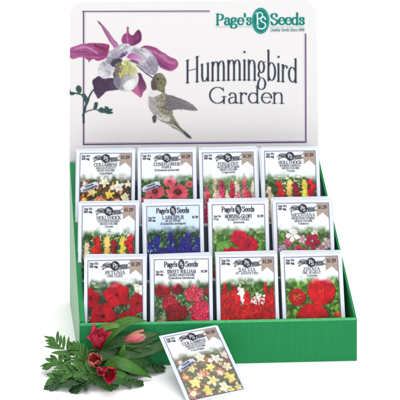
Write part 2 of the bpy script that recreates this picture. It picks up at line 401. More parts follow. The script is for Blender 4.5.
# ------------------------------------------------------------------ raster -> thin printed sheets, one per region
def sheets(cv, names, place, parent, material, skip=None, ss=2, paper=INKK):
    """cells of the raster become faces; place(x, y) gives the local point"""
    H2, W2 = cv.H//ss, cv.W//ss
    c = cv.c[:H2*ss, :W2*ss].reshape(H2, ss, W2, ss, 3).mean((1, 3))
    ids = cv.id[ss//2:H2*ss:ss, ss//2:W2*ss:ss][:H2, :W2]
    # vertex colours = mean of neighbouring cells
    p = np.pad(c, ((1, 1), (1, 1), (0, 0)), 'edge')
    vc = (p[:-1, :-1]+p[1:, :-1]+p[:-1, 1:]+p[1:, 1:])/4
    vc = lin(np.clip(vc, 0, 1))*paper
    gx = cv.x0+np.arange(W2+1)*ss/cv.ppu; gy = cv.y0+np.arange(H2+1)*ss/cv.ppu
    XX, YY = np.meshgrid(gx, gy)
    V = place(XX, YY)                                  # (H2+1, W2+1, 3)
    out = {}
    for k, nm in names.items():
        sel = ids == k
        if k == skip or not sel.any(): continue
        jj, ii = np.nonzero(sel)
        a = jj*(W2+1)+ii
        quad = np.stack([a+W2+1, a+W2+2, a+1, a], 1)
        uq, inv = np.unique(quad, return_inverse=True); inv = inv.reshape(-1)
        me = bpy.data.meshes.new(nm)
        me.vertices.add(len(uq)); me.vertices.foreach_set('co', (V.reshape(-1, 3)[uq]*S).astype(np.float32).ravel())
        nf = len(jj)
        me.loops.add(nf*4); me.loops.foreach_set('vertex_index', inv.astype(np.int32))
        me.polygons.add(nf); me.polygons.foreach_set('loop_start', np.arange(nf, dtype=np.int32)*4)
        me.polygons.foreach_set('use_smooth', np.ones(nf, dtype=bool))
        me.update(calc_edges=True); me.validate()
        at = me.color_attributes.new('ink', 'FLOAT_COLOR', 'POINT')
        cc = np.ones((len(uq), 4), dtype=np.float32); cc[:, :3] = vc.reshape(-1, 3)[uq]
        at.data.foreach_set('color', cc.ravel())
        me.materials.append(material)
        o = bpy.data.objects.new(nm, me); COL.objects.link(o); o.parent = parent
        out[k] = o
    return out

# =================================================================== SETTING
def build_table():
    prof = [(-260, 0), (-150, 0), (-60, 0), (0, 0), (60, 0), (120, 0)]
    prof += [(120+90*math.sin(R(a)), 90-90*math.cos(R(a))) for a in range(10, 91, 10)]
    prof += [(210, 300)]
    xs = [-300, -100, 0, 100, 300]
    V = [(x+16, y, z) for y, z in prof for x in xs]; F = []
    n = len(xs)
    for j in range(len(prof)-1):
        for i in range(n-1):
            F.append((j*n+i, j*n+i+1, (j+1)*n+i+1, (j+1)*n+i))
    o = new_mesh('tabletop', V, F, M_TABLE, smooth=True)
    o['kind'] = 'structure'
build_table()

# =================================================================== DISPLAY STAND
stand = empty('display_stand', (0, 0, 0), 'green cardboard counter display box with tall white printed header', 'display stand', rot=(0, 0, YAW))

def prism(name, outline, d, t, material, parent):
    """outline: 3D points of a planar polygon; d: unit direction, t: thickness"""
    n = len(outline); a = [Vector(p) for p in outline]; b = [p+Vector(d)*t for p in a]
    V = a+b; F = [tuple(range(n))[::-1], tuple(range(n, 2*n))]
    for i in range(n): F.append((i, (i+1) % n, n+(i+1) % n, n+i))
    o = new_mesh(name, V, F, material, parent=parent)
    bm = bmesh.new(); bm.from_mesh(o.data); bmesh.ops.recalc_face_normals(bm, faces=bm.faces); bm.to_mesh(o.data); bm.free()
    return o

TF = 0.45
front = prism('front_panel', [(0, 0, 0.02), (WID, 0, 0.02), (WID, 0, LIP), (0, 0, LIP)], (0, 1, 0), TF, [M_GREEN], stand)
bevel(front, .07)
# the fine lighter fold line along the lip
lipf = new_mesh('folded_edge', [(0.1, -.012, LIP-.22), (WID-.1, -.012, LIP-.22), (WID-.1, -.03, LIP+.02), (.1, -.03, LIP+.02), (WID-.1, .3, LIP+.03), (.1, .3, LIP+.03)],
                [(0, 1, 2, 3), (3, 2, 4, 5)], M_GREEN_EDGE, parent=front)
def side(ua, ub, t, sgn):
    lean = lambda v: ua+(ub-ua)*v/DEPTH
    prof = [(TF+.004, .02), (DEPTH, .02), (DEPTH, HSIDE-.9), (DEPTH-.12, HSIDE-.35), (DEPTH-.5, HSIDE-.12)]
    # straight rake down to the lip, with a small round at the top
    prof += [(DEPTH-1.0, HSIDE-1.0+.35), (TF+.004, LIP+.26)]
    pts = [(lean(v), v, z) for v, z in prof]
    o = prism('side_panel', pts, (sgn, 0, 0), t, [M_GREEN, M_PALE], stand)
    for p in o.data.polygons:                 # pale colour on the outer faces paints in their grazing reflection
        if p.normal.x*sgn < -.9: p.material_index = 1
    bevel(o, .07, 2)
    return o
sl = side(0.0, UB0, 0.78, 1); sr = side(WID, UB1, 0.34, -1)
bx = [(0.8, TF, .06), (WID-.4, TF, .06), (UB1-.4, DEPTH-.1, .06), (UB0+.8, DEPTH-.1, .06)]
prism('base_panel', bx, (0, 0, 1), .25, [M_KRAFT], stand)

# stepped insert that carries the rows
TILT = R(20.5); PH, PW = 10.7, 8.6
ROWS = [(4.7, 13.25, .53, 36.6), (10.6, 18.9, -.5, 36.0), (16.6, 24.75, -1.08, 34.85)]   # v, z of top edge; u range
def row_bottom(r):
    v, z, a, b = ROWS[r]; return v-PH*math.sin(TILT), z-PH*math.cos(TILT)
sv = [row_bottom(i) for i in range(3)]
st = .22
prof = [(sv[0][0]-.1, sv[0][1]-.08), (4.6, sv[0][1]-.08), (6.15, sv[1][1]-.08), (10.5, sv[1][1]-.08), (12.2, sv[2][1]-.08), (16.6, sv[2][1]-.08), (18.6, sv[2][1]+4.2), (20.9, sv[2][1]+4.2), (20.9, .4), (sv[0][0]-.1, .4)]
def ul(v): return UB0*v/DEPTH+.82
def ur(v): return WID+(UB1-WID)*v/DEPTH-.4
V = [(ul(v), v, z) for v, z in prof]+[(ur(v), v, z) for v, z in prof]; n = len(prof)
F = [tuple(range(n)), tuple(range(2*n-1, n-1, -1))]+[(i, i+n, (i+1) % n+n, (i+1) % n) for i in range(n)]
new_mesh('tiered_insert', V, F, M_KRAFT, parent=stand)

# header card: straight behind the sides, leaning back a little above them
HT = .32
def head_pt(u, l):             # l = distance up the card from the fold at HSIDE (negative: below the fold)
    if l <= 0: return (u, DEPTH, HSIDE+l)
    return (u, DEPTH+l*math.sin(LEAN), HSIDE+l*math.cos(LEAN))
HL = (HHEAD-HSIDE)/math.cos(LEAN)
def build_header():
    rr = 2.2
    rows = [(-HSIDE+.02, UB0, UB1), (-8, UB0, UB1), (-.01, UB0, UB1)]
    ls = [1, 5, 10, 15, 19, HL-rr]
    for l in ls: rows.append((l, UB0, UB1))
    for k in range(1, 10):
        a = R(10*k); rows.append((HL-rr+rr*math.sin(a), UB0+rr-rr*math.cos(a), UB1-rr+rr*math.cos(a)))
    V = []; F = []
    for l, a, b in rows:
        for dv in (0, HT):
            for k in range(9):
                p = head_pt(a+(b-a)*k/8, l); V.append((p[0], p[1]+dv+.002, p[2]))
    m = 18
    for j in range(len(rows)-1):
        for k in range(8):
            F.append((j*m+k, j*m+k+1, (j+1)*m+k+1, (j+1)*m+k))
            F.append((j*m+9+k+1, j*m+9+k, (j+1)*m+9+k, (j+1)*m+9+k+1))
        F.append((j*m+9, j*m, (j+1)*m, (j+1)*m+9)); F.append((j*m+8, j*m+17, (j+1)*m+17, (j+1)*m+8))
    t = (len(rows)-1)*m
    for k in range(8): F.append((t+k, t+k+1, t+9+k+1, t+9+k)); F.append((k+1, k, 9+k, 9+k+1))
    return new_mesh('header_card', V, F, M_HEAD, parent=stand)
header = build_header()

def px_on_header(XX, YY):      # the layout of the print was measured on a 400-px grid
    c, s = math.cos(-YAW), math.sin(-YAW)
    cam = np.array([CAM[0]*c-CAM[1]*s, CAM[0]*s+CAM[1]*c, CAM[2]])
    x = (XX-200)/FPX; y = (CYP-YY)/FPX; a = PITCH
    dx, dy, dz = x, math.cos(a)+y*math.sin(a), -math.sin(a)+y*math.cos(a)
    lx, ly, lz = dx*c-dy*s, dx*s+dy*c, dz+0*x
    # plane through (.,DEPTH,HSIDE) with normal (0,cos,-sin)
    nn = np.array([0, math.cos(LEAN), -math.sin(LEAN)])
    num = nn[1]*(DEPTH-cam[1])+nn[2]*(HSIDE-cam[2])
    t = (num-.02)/(nn[1]*ly+nn[2]*lz)
    return np.stack([cam[0]+lx*t, cam[1]+ly*t, cam[2]+lz*t], -1)

def grow(idm, k, skipid=0):     # let the anti-aliased edge belong to the region
    a = idm.copy()
    for _ in range(k):
        for dy, dx in ((0, 1), (0, -1), (1, 0), (-1, 0)):
            b = np.roll(np.roll(a, dy, 0), dx, 1); a = np.where(a == skipid, b, a)
    return a
def header_art():
    cv = Canvas(67, 4, 318, 150, 5.2, HEADC, seed=3)
    Z = lambda x0, y0, k, pts: [(x0+p[0]*k, y0+p[1]*k) for p in pts]
    # border
    cv.cur = 1
    IND, LIL = (58, 54, 92), (206, 182, 212)
    cv.seg(82.6, 12.0, 209.5, 12.0, .9, LIL, w1=.9); cv.seg(84.6, 12, 84.4, 143.6, 1.0, LIL)
    cv.seg(84, 143.1, 305, 141, 1.0, LIL); cv.seg(304.6, 34, 305.0, 141, 1.0, LIL)
    cv.seg(82.6, 11.3, 209.5, 11.0, .75, IND); cv.seg(83.4, 11.3, 83.5, 144.6, 1.0, IND)
    cv.seg(83.3, 144.5, 306, 142.2, 1.15, IND); cv.seg(305.7, 34, 306, 142.2, 1.0, IND)
    # lettering
    cv.cur = 2; TX = (52, 62, 78)
    w0 = text_w('Hummingbird', 1.0); xs = 113.5
    def warp(X, h):
        t = (X-241.5)/57; base = 80+3*t*t; sc = (32.5-10*t*t)/.72
        return X, base-h*sc
    text(cv, 'Hummingbird', 184.6, 0, xs/w0, TX, warp=warp, thick=.095, thin=.03)
    text(cv, 'Garden', 208, 103.3, 23.6, TX, width=77, thick=.072, thin=.026)
    # logo
    cv.cur = 3; TE = (0, 128, 118)
    text(cv, "Page's", 215.4, 24.8, 15.6, TE, width=36.4, thick=.135, thin=.05)
    text(cv, 'Seeds', 270.2, 24.7, 15.8, TE, width=34.4, thick=.14, thin=.05)
    cv.seg(216, 26.9, 229, 26.9, .35, (110, 160, 158)); cv.seg(235, 26.9, 252, 26.9, .35, (110, 160, 158)); cv.seg(269, 26.9, 304.3, 26.9, .35, (110, 160, 158))
    text(cv, 'Quality Seeds Since 1896', 270, 31.2, 4.4, (70, 120, 118), width=34.3, slant=.25, thick=.1, thin=.05)
    cv.ell(260.6, 20.8, 9.2, 13.4, (225, 238, 236)); cv.ell(260.6, 20.8, 8.8, 13.0, TE)
    cv.ell(260.6, 20.8, 7.75, 11.9, (170, 212, 206)); cv.ell(260.6, 20.8, 7.4, 11.5, TE)
    WH = (244, 248, 247)
    cv.line([(257.3, 13.4), (257.6, 24.2)], 1.5, WH); cv.line([(255.6, 13.3), (257.4, 12.9)], .7, WH)
    cv.line(crom([(257.2, 13.3), (260.4, 12.4), (262.6, 14.6), (261.4, 17.6), (258.2, 18.7)]), 1.15, WH)
    cv.line([(256.1, 24.3), (259.1, 24.1)], .6, WH)
    cv.line(crom([(265.6, 18.9), (263.6, 16.9), (260.9, 18.2), (261.5, 21.4), (264.9, 23.2), (265.3, 26.5), (262.2, 28.9), (258.6, 28.2), (257.3, 26.2)]), 1.35, WH)
    cv.ell(265.3, 19.2, .8, .8, WH); cv.ell(257.5, 26.3, .8, .8, WH)
    # flower
    cv.cur = 4
    DG = (62, 92, 88)
    cv.line(crom(Z(60, 70, .2, [(118, 262), (118, 220), (128, 180), (150, 130), (175, 85), (200, 60)])), 2.3, (48, 70, 72), w1=1.2, noise=.3)
    cv.line(crom(Z(60, 70, .2, [(130, 165), (128, 140), (105, 124), (80, 118), (50, 112)])), 1.7, DG, noise=.3)
    cv.line(crom(Z(60, 70, .2, [(122, 214), (140, 202), (170, 196), (205, 200)])), 1.1, DG, noise=.3)
    for pl in ([(38, 105), (46, 100), (50, 90), (56, 108), (72, 115), (70, 126), (48, 122)], [(78, 100), (84, 82), (98, 76), (108, 88), (104, 108), (92, 118)],
               [(108, 120), (124, 118), (140, 142), (134, 168), (118, 150)],
               [(165, 185), (170, 165), (182, 158), (190, 166), (186, 185), (178, 196), (168, 196)],
               [(185, 200), (205, 186), (222, 190), (224, 180), (240, 184), (246, 192), (264, 194), (262, 204), (254, 206), (266, 212), (262, 220), (240, 222), (226, 214), (206, 212)]):
        q = cclosed(Z(60, 70, .2, pl)); cv.poly(q, (66, 98, 92), (48, 78, 78), [q[0], q[len(q)//2]], noise=.4)
    PU, PU2, PD = (168, 82, 140), (142, 60, 116), (92, 40, 84)
    # lower left dark sepal
    q = cclosed(Z(50, 0, .375, [(112, 214), (130, 203), (152, 205), (178, 215), (190, 236), (172, 240), (150, 244), (140, 252), (126, 262), (117, 240)]))
    cv.poly(q, (66, 52, 76), (84, 62, 92), [(94, 78), (110, 92)], noise=.18)
    cv.tex(q, .9, [(46, 36, 58), (104, 80, 112), (84, 66, 96)], 90, 5, .6, .45)
    # left petal
    q = cclosed(Z(60, 20, .125, [(70, 245), (84, 220), (130, 203), (190, 190), (250, 183), (320, 182), (360, 190), (390, 200), (394, 262), (378, 292), (330, 318), (295, 324), (268, 308), (243, 320), (233, 340), (224, 317), (190, 302), (150, 300), (100, 312), (80, 303), (70, 275)]))
    cv.poly(q, (176, 96, 150), (150, 52, 104), [(70, 50), (108, 54)], noise=.14)
    cv.tex(q, .08, [(196, 128, 176), (120, 50, 100), (150, 70, 128), (214, 160, 196)], 90, 7, .55, .45)
    cv.line(crom(Z(60, 20, .125, [(80, 250), (140, 250), (220, 262), (300, 270), (378, 262)])), 1.6, (128, 66, 122), a=.6, noise=.2)
    cv.line(crom(Z(60, 20, .125, [(130, 225), (200, 215), (250, 232), (300, 262)])), 2.2, (196, 132, 176), a=.7, noise=.2)
    cv.line(crom(Z(60, 20, .125, [(280, 200), (320, 215), (360, 240)])), 3, (120, 44, 90), a=.6, noise=.2)
    cv.line(crom(Z(60, 20, .125, [(90, 295), (200, 288), (300, 300), (360, 290)])), 1.3, (186, 100, 150), a=.7, noise=.2)
    # spur
    q = Z(50, 0, .375, [(126, 54), (132, 56), (155, 84), (182, 118), (188, 130), (170, 130), (158, 110), (140, 78)])
    cv.poly(q, (122, 62, 106), (186, 120, 170), [(97, 22), (118, 47)], noise=.12)
    cv.line(Z(50, 0, .375, [(136, 66), (160, 98), (176, 122)]), .8, (208, 160, 196), a=.6)
    # top petal
    q = cclosed(Z(50, 0, .375, [(190, 106), (194, 92), (202, 87), (204, 72), (209, 74), (211, 88), (222, 92), (237, 79), (245, 96), (238, 113), (218, 123), (198, 121)]))
    cv.poly(q, (160, 70, 124), (118, 44, 96), [(124, 40), (138, 34)], noise=.16)
    cv.tex(q, 1.5, [(196, 128, 176), (120, 50, 100), (150, 70, 128), (214, 160, 196)], 50, 4, .5, .4)
    cv.line(Z(50, 0, .375, [(206, 74), (206, 112)]), 1.1, (196, 134, 178), a=.7)
    cv.line(crom(Z(50, 0, .375, [(236, 84), (238, 100), (226, 116)])), 1.3, (104, 42, 88), a=.7)
    # right petal
    q = cclosed(Z(50, 0, .375, [(242, 126), (262, 122), (285, 128), (302, 140), (320, 151), (335, 158), (343, 170), (333, 184), (318, 190), (300, 183), (288, 172), (275, 158), (258, 144)]))
    cv.poly(q, (132, 60, 108), (172, 84, 142), [(142, 48), (178, 66)], noise=.15)
    cv.tex(q, .55, [(196, 128, 176), (120, 50, 100), (150, 70, 128), (214, 160, 196)], 90, 6, .55, .45)
    cv.line(crom(Z(50, 0, .375, [(258, 130), (290, 145), (318, 165), (334, 168)])), 2.6, (194, 120, 168), a=.55, noise=.2)
    cv.line(crom(Z(50, 0, .375, [(275, 150), (300, 172), (318, 184)])), 1.5, (110, 46, 92), a=.6)
    # lower right magenta sepal
    q = cclosed(Z(50, 0, .375, [(226, 200), (240, 196), (250, 212), (256, 236), (248, 248), (240, 258), (228, 246), (217, 240), (230, 222)]))
    cv.poly(q, (96, 48, 92), (182, 92, 142), [(143, 78), (136, 96)], noise=.15)
    q = cclosed(Z(95, 60, .125, [(322, 180), (340, 200), (352, 240), (362, 296), (330, 280), (302, 246), (310, 235), (326, 225)]))
    cv.poly(q, (196, 104, 152), noise=.12)
    # pale inner petals
    GR, WHT, LV = (132, 130, 142), (236, 234, 238), (196, 186, 206)
    q = cclosed(Z(50, 0, .375, [(127, 192), (129, 176), (140, 164), (158, 152), (176, 146), (188, 156), (180, 172), (168, 186), (160, 202), (148, 210), (134, 206)]))
    cv.poly(q, WHT, (178, 174, 184), [(100, 76), (118, 56)], noise=.13)
    cv.tex(q, .9, [(246, 246, 248), (176, 174, 186), (130, 128, 142)], 110, 4, .5, .5); cv.tex(q, .4, [(100, 98, 112)], 26, 3.5, .7, .5)
    q = cclosed(Z(50, 0, .375, [(150, 152), (156, 138), (170, 128), (190, 118), (210, 117), (216, 126), (208, 140), (196, 152), (180, 166), (162, 172), (150, 166)]))
    cv.poly(q, (214, 210, 220), (150, 146, 164), [(110, 46), (116, 64)], noise=.18)
    cv.tex(q, -.5, [(110, 106, 122), (246, 246, 248), (176, 172, 186), (140, 134, 152), (90, 86, 100)], 130, 5, .6, .55)
    q = cclosed(Z(50, 0, .375, [(172, 186), (168, 210), (176, 232), (192, 241), (214, 241), (230, 231), (236, 206), (226, 182), (200, 172)]))
    cv.poly(q, (110, 108, 116), (228, 228, 230), [(112, 78), (134, 86)], noise=.16)
    cv.tex(q, 1.35, [(110, 106, 122), (246, 246, 248), (176, 172, 186), (140, 134, 152), (90, 86, 100)], 130, 5, .6, .4)
    cv.poly(cclosed(Z(95, 60, .125, [(225, 205), (262, 165), (310, 150), (322, 190), (312, 222), (280, 238), (240, 235)])), (240, 240, 238), noise=.08)
    q = cclosed(Z(50, 0, .375, [(204, 138), (222, 126), (250, 127), (270, 140), (285, 160), (289, 184), (277, 200), (258, 196), (240, 186), (226, 168), (210, 152)]))
    cv.poly(q, (232, 226, 236), (150, 144, 166), [(130, 48), (154, 74)], noise=.16)
    cv.tex(q, .75, [(110, 106, 122), (246, 246, 248), (176, 172, 186), (140, 134, 152), (90, 86, 100)], 170, 6, .6, .5)
    q = cclosed(Z(100, 30, .125, [(262, 150), (320, 145), (372, 165), (398, 196), (380, 222), (352, 262), (330, 232), (290, 200), (250, 178)]))
    cv.poly(q, (186, 186, 192), (224, 216, 228), [(132, 50), (148, 60)], noise=.1)
    cv.tex(q, .5, [(110, 106, 122), (246, 246, 248), (176, 172, 186), (140, 134, 152), (90, 86, 100)], 90, 5, .5, .45)
    cv.poly(cclosed(Z(100, 30, .125, [(225, 195), (262, 184), (310, 205), (345, 228), (345, 244), (300, 232), (240, 232), (215, 215)])), (178, 92, 158), (216, 170, 208), [(128, 56), (143, 60)], noise=.12)
    cv.poly(cclosed(Z(100, 30, .125, [(130, 205), (175, 182), (215, 175), (205, 205), (170, 222), (130, 220)])), (104, 66, 124), noise=.2)
    cv.poly(cclosed(Z(100, 30, .125, [(85, 262), (105, 232), (145, 226), (180, 240), (165, 268), (120, 290), (90, 285)])), (70, 62, 82), noise=.2)
    cv.poly(cclosed(Z(100, 30, .125, [(228, 240), (290, 240), (330, 262), (300, 270), (262, 262)])), (108, 62, 108), a=.85, noise=.2)
    cv.poly(cclosed(Z(100, 30, .125, [(118, 300), (140, 268), (172, 262), (180, 300), (150, 350), (118, 380), (108, 350)])), (96, 84, 98), a=.9, noise=.2)
    cv.line(crom(Z(100, 30, .125, [(150, 160), (180, 135), (215, 120), (240, 128), (228, 148), (190, 160)])), 1.3, (220, 222, 226), noise=.2)
    cv.line(crom(Z(100, 30, .125, [(275, 155), (330, 190), (380, 250), (398, 290)])), .6, (96, 92, 112), a=.6)
    cv.line(crom(Z(100, 30, .125, [(300, 258), (350, 290), (398, 330)])), 1.2, (150, 140, 160), a=.6)
    cv.line(crom(Z(100, 30, .125, [(200, 180), (212, 215), (222, 255)])), .9, (220, 200, 220), a=.7)
    for x, y, rx, ry, an, c, a in ((104, 64, 5, 2.2, .9, (120, 116, 134), .5), (108, 72, 6, 3, .6, (110, 106, 124), .45), (102, 72, 4, 5, 0, (250, 250, 252), .6), (118, 56, 9, 2.4, -.6, (244, 242, 248), .6),
                                   (112, 60, 8, 2.6, -.7, (116, 112, 132), .5), (146, 54, 9, 2.2, .35, (250, 248, 252), .7), (152, 64, 4, 6, -.5, (122, 116, 138), .55), (140, 62, 6, 2, .7, (238, 232, 242), .7),
                                   (118, 82, 3.5, 8, .1, (96, 92, 104), .55), (131, 84, 4.5, 5, 0, (252, 252, 250), .8), (125, 76, 5, 9, 0, (190, 186, 190), .4), (123, 88, 2, 1.5, 0, (110, 110, 116), .6),
                                   (88, 48, 12, 1.6, -.05, (206, 140, 188), .5), (90, 55, 14, 1.5, .05, (112, 44, 94), .4), (164, 56, 9, 1.8, .6, (210, 146, 188), .5), (168, 64, 8, 1.6, .5, (100, 40, 86), .45),
                                   (134, 42, 2, 4, .3, (98, 36, 80), .5), (127, 40, 1.2, 4, 0, (206, 140, 184), .5), (106, 84, 5, 6, .3, (48, 38, 60), .4), (113, 86, 4, 3, 0, (96, 76, 106), .4)):
        cv.ell(x, y, rx, ry, c, ang=an, a=a, soft=.95)
    # stamens
    r = cv.r
    for k in range(46):
        a = R(r.uniform(28, 158)); L_ = r.uniform(8, 19)
        x0, y0 = 127+r.uniform(-3, 3), 61+r.uniform(-1, 2); x1, y1 = x0+L_*math.cos(a)*.85, y0+L_*math.sin(a)*.92
        c = [(176, 176, 84), (206, 204, 98), (148, 150, 82), (226, 222, 140)][k % 4]
        cv.line(crom([(x0, y0), ((x0+x1)/2+r.uniform(-1.3, 1.3), (y0+y1)/2), (x1, y1)], 3), .42, c, a=.85)
        cv.ell(x1, y1, .75, .6, (222, 214, 82), a=.9)
    # hummingbird
    cv.cur = 5
    z = lambda pts: Z(140, 65, .2, pts)
    cv.line(z([(62, 64), (30, 42), (-20, 2)]), 1.1, (58, 56, 66), w1=.6)
    q = cclosed(z([(100, 276), (130, 250), (152, 238), (172, 262), (200, 308), (238, 342), (260, 366), (240, 362), (205, 338), (170, 316), (130, 294)]))
    cv.poly(q, (134, 136, 108), (92, 96, 100), [(166, 116), (190, 137)], noise=.3)
    cv.tex(q, .95, [(200, 200, 190), (70, 74, 76), (160, 158, 110)], 90, 4, .4, .6)
    cv.line(z([(120, 288), (170, 306), (215, 336)]), 1.2, (222, 222, 220), a=.85); cv.line(z([(150, 262), (200, 322), (250, 360)]), .7, (60, 66, 72))
    cv.line(z([(160, 255), (190, 300), (225, 335)]), .6, (190, 190, 130), a=.8)
    q = cclosed(z([(44, 162), (60, 148), (108, 134), (136, 150), (150, 200), (166, 246), (160, 284), (134, 294), (102, 278), (76, 264), (52, 226), (41, 192)]))
    cv.poly(q, (182, 176, 182), (142, 138, 116), [(148, 104), (166, 106)], noise=.3)
    cv.tex(q, 1.1, [(220, 216, 220), (130, 124, 132), (176, 170, 176), (110, 106, 98)], 260, 2.2, .45, .6)
    cv.poly(cclosed(z([(50, 170), (74, 160), (84, 200), (92, 240), (76, 256), (56, 222)])), (178, 172, 180), a=.7, noise=.2)
    cv.poly(cclosed(z([(86, 240), (120, 246), (150, 262), (142, 284), (108, 276), (84, 262)])), (226, 222, 220), a=.75, noise=.15)
    for k in range(150):
        x, y = r.uniform(72, 146), r.uniform(145, 262)
        if abs(x-(92+(y-145)*.3)) > 34: continue
        cv.ell(140+x*.2, 65+y*.2, .8, .5, [(164, 158, 108), (112, 104, 78), (196, 192, 152), (96, 92, 78)][k % 4], ang=.6, a=.7)
    cv.poly(cclosed(z([(60, 258), (76, 254), (80, 282), (72, 292), (62, 280)])), (86, 82, 92), noise=.2)
    q = cclosed(z([(112, 216), (104, 208), (128, 190), (128, 150), (150, 150), (190, 162), (240, 184), (286, 221), (270, 227), (200, 222), (150, 229)]))
    cv.poly(q, (112, 104, 100), (134, 130, 138), [(160, 105), (196, 110)], noise=.22)
    cv.tex(q, .3, [(170, 164, 166), (80, 76, 84), (140, 132, 124)], 140, 5, .4, .5)
    for k in range(9):
        cv.line(crom(z([(130, 165+k*5), (180, 178+k*4.6), (236-k*4, 196+k*3.6), (272-k*9, 220+k*.5)])), .5, (78, 74, 84) if k % 2 else (164, 160, 168), a=.6)
    q = cclosed(z([(48, 128), (70, 118), (106, 122), (112, 140), (84, 154), (58, 160), (44, 150)])); cv.poly(q, (236, 232, 234), noise=.05)
    q = cclosed(z([(56, 76), (68, 54), (84, 42), (105, 41), (124, 56), (133, 84), (127, 110), (120, 140), (106, 134), (84, 124), (62, 122), (54, 98)]))
    cv.poly(q, (98, 92, 84), (132, 128, 98), [(152, 84), (166, 82)], noise=.32)
    cv.tex(q, 1.2, [(176, 172, 110), (70, 64, 58), (130, 122, 96), (196, 192, 150)], 150, 1.8, .4, .6)
    for k in range(50):
        x, y = r.uniform(88, 124), r.uniform(50, 125); cv.ell(140+x*.2, 65+y*.2, .7, .5, [(170, 166, 118), (90, 84, 64), (146, 140, 104)][k % 3], a=.7)
    cv.poly(cclosed(z([(58, 84), (74, 82), (84, 104), (80, 122), (62, 122), (54, 100)])), (88, 78, 86), a=.8, noise=.3)
    cv.ell(157.4, 78.6, 1.1, .9, (22, 20, 24)); cv.ell(157.1, 78.3, .3, .3, (230, 230, 230))
    # soften like a halftone print
    cid = cv.id.copy(); cc = cv.c.copy(); cv.warp(.6, 24); far = ((cid >= 4) | (cv.id >= 4))
    for nb in (1, 2, 3): far &= grow(np.where(cid == nb, 1, 0), 5) == 0
    cv.c = np.where(far[..., None], cv.c, cc); cv.id = np.where(far, cv.id, cid)
    m = (cv.id >= 4)
    c0 = cv.c.copy(); cv.blur(3); cv.c[~m] = c0[~m]
    return cv
hart = header_art()
# trim the art where it would run off the card
names_h = {1: 'border_line', 2: 'lettering', 3: 'logo', 4: 'flower_picture', 5: 'hummingbird_picture'}
def head_place(XX, YY):
    P = px_on_header(XX, YY)
    P[..., 0] = np.clip(P[..., 0], UB0+.01, UB1-.01); return P
hart.id = grow(hart.id, 2)
sheets(hart, names_h, head_place, header, M_INKH, skip=0, paper=HEADK)

# =================================================================== SEED PACKETS
def bulge(x, z):               # packets are slightly full in the middle
    return .16*(1-(2*x/PW)**2)**.8*np.clip(z/PH, 0, 1)**.5*(1-np.clip(z/PH, 0, 1))**.5*2
def env_mesh(name='envelope'):
    nx, nz = 14, 18; V = []; F = []
    xs = [-PW/2+PW*i/nx for i in range(nx+1)]; zs = [PH*j/nz for j in range(nz+1)]
    for sgn in (-1, 1):
        for zz in zs:
            for xx in xs:
                V.append((xx, sgn*(.035+float(bulge(np.clip(xx, -PW/2+1e-6, PW/2-1e-6), zz))*(1 if sgn < 0 else .5)), zz))
    m = (nx+1)*(nz+1)
    for j in range(nz):
        for i in range(nx):
            a = j*(nx+1)+i
            F.append((a, a+1, a+nx+2, a+nx+1)); F.append((m+a+1, m+a, m+a+nx+1, m+a+nx+2))
    for i in range(nx):
        F.append((i+1, i, m+i, m+i+1)); a = nz*(nx+1)+i; F.append((a, a+1, m+a+1, m+a))
    for j in range(nz):
        a = j*(nx+1); F.append((a, a+nx+1, m+a+nx+1, m+a)); b = a+nx; F.append((b+nx+1, b, m+b, m+b+nx+1))
    me = bpy.data.meshes.new(name); me.from_pydata([tuple(c*S for c in v) for v in V], [], F); me.materials.append(M_ENV)
    me.polygons.foreach_set('use_smooth', [True]*len(me.polygons))
    bm = bmesh.new(); bm.from_mesh(me); bmesh.ops.recalc_face_normals(bm, faces=bm.faces)
    for e in bm.edges:
        if len(e.link_faces) == 2 and e.calc_face_angle() > .8: e.smooth = False
    bm.to_mesh(me); bm.free()
    return me
ENV = env_mesh()

def place_pk(XX, YY):
    x = XX-PW/2; z = PH-YY
    return np.stack([x, -(.035+bulge(np.clip(x, -PW/2+1e-6, PW/2-1e-6), z))-.008, z], -1)

# --- flower painters (units cm on the packet, y down)
def jit(c, r, k=18): return tuple(float(np.clip(v+r.uniform(-k, k), 0, 255)) for v in c)
def petal(cv, cx, cy, ang, L_, W_, col, tip=None, base=0.1, a=1.0, noise=.12):
    c, s = math.cos(ang), math.sin(ang)
    prof = [(base, 0), (.3, .55), (.62, 1), (.85, .8), (1, .12), (1, -.12), (.85, -.8), (.62, -1), (.3, -.55)]
    pts = [(cx+p*L_*c-q*W_/2*s, cy+p*L_*s+q*W_/2*c) for p, q in prof]
    cv.poly(pts, col, tip or col, [(cx, cy), (cx+L_*c, cy+L_*s)], a=a, noise=noise)
def leaf(cv, x, y, ang, L_, W_, col):
    d = tuple(v*.72 for v in col); petal(cv, x, y, ang, L_, W_, d, col, 0, noise=.15)
    cv.seg(x, y, x+L_*.9*math.cos(ang), y+L_*.9*math.sin(ang), .035, tuple(min(255, v*1.25) for v in col), a=.5)
def foliage(cv, y0, y1, base=(38, 70, 34), tones=((70, 112, 50), (96, 138, 66), (50, 88, 44), (128, 160, 88)), n=260, size=.5, x0=.5, x1=8.1):
    r = cv.r; y0 = 2.7; n = int(n*1.25)
    cv.poly([(x0, y0), (x1, y0), (x1, y1), (x0, y1)], base, noise=.5)
    for k in range(70): cv.ell(r.uniform(x0, x1), r.uniform(y0, y1), r.uniform(.2, .8), r.uniform(.2, .6), [tuple(v*.45 for v in base), tuple(tones[1]), tuple(tones[0])][k % 3], ang=r.uniform(0, 3), a=.5, soft=.9)
    for k in range(n):
        t = tones[r.integers(len(tones))]
        leaf(cv, r.uniform(x0-.2, x1+.2), r.uniform(y0, y1), r.uniform(0, 6.28), size*r.uniform(.6, 1.5), size*r.uniform(.25, .55), jit(t, r, 14))
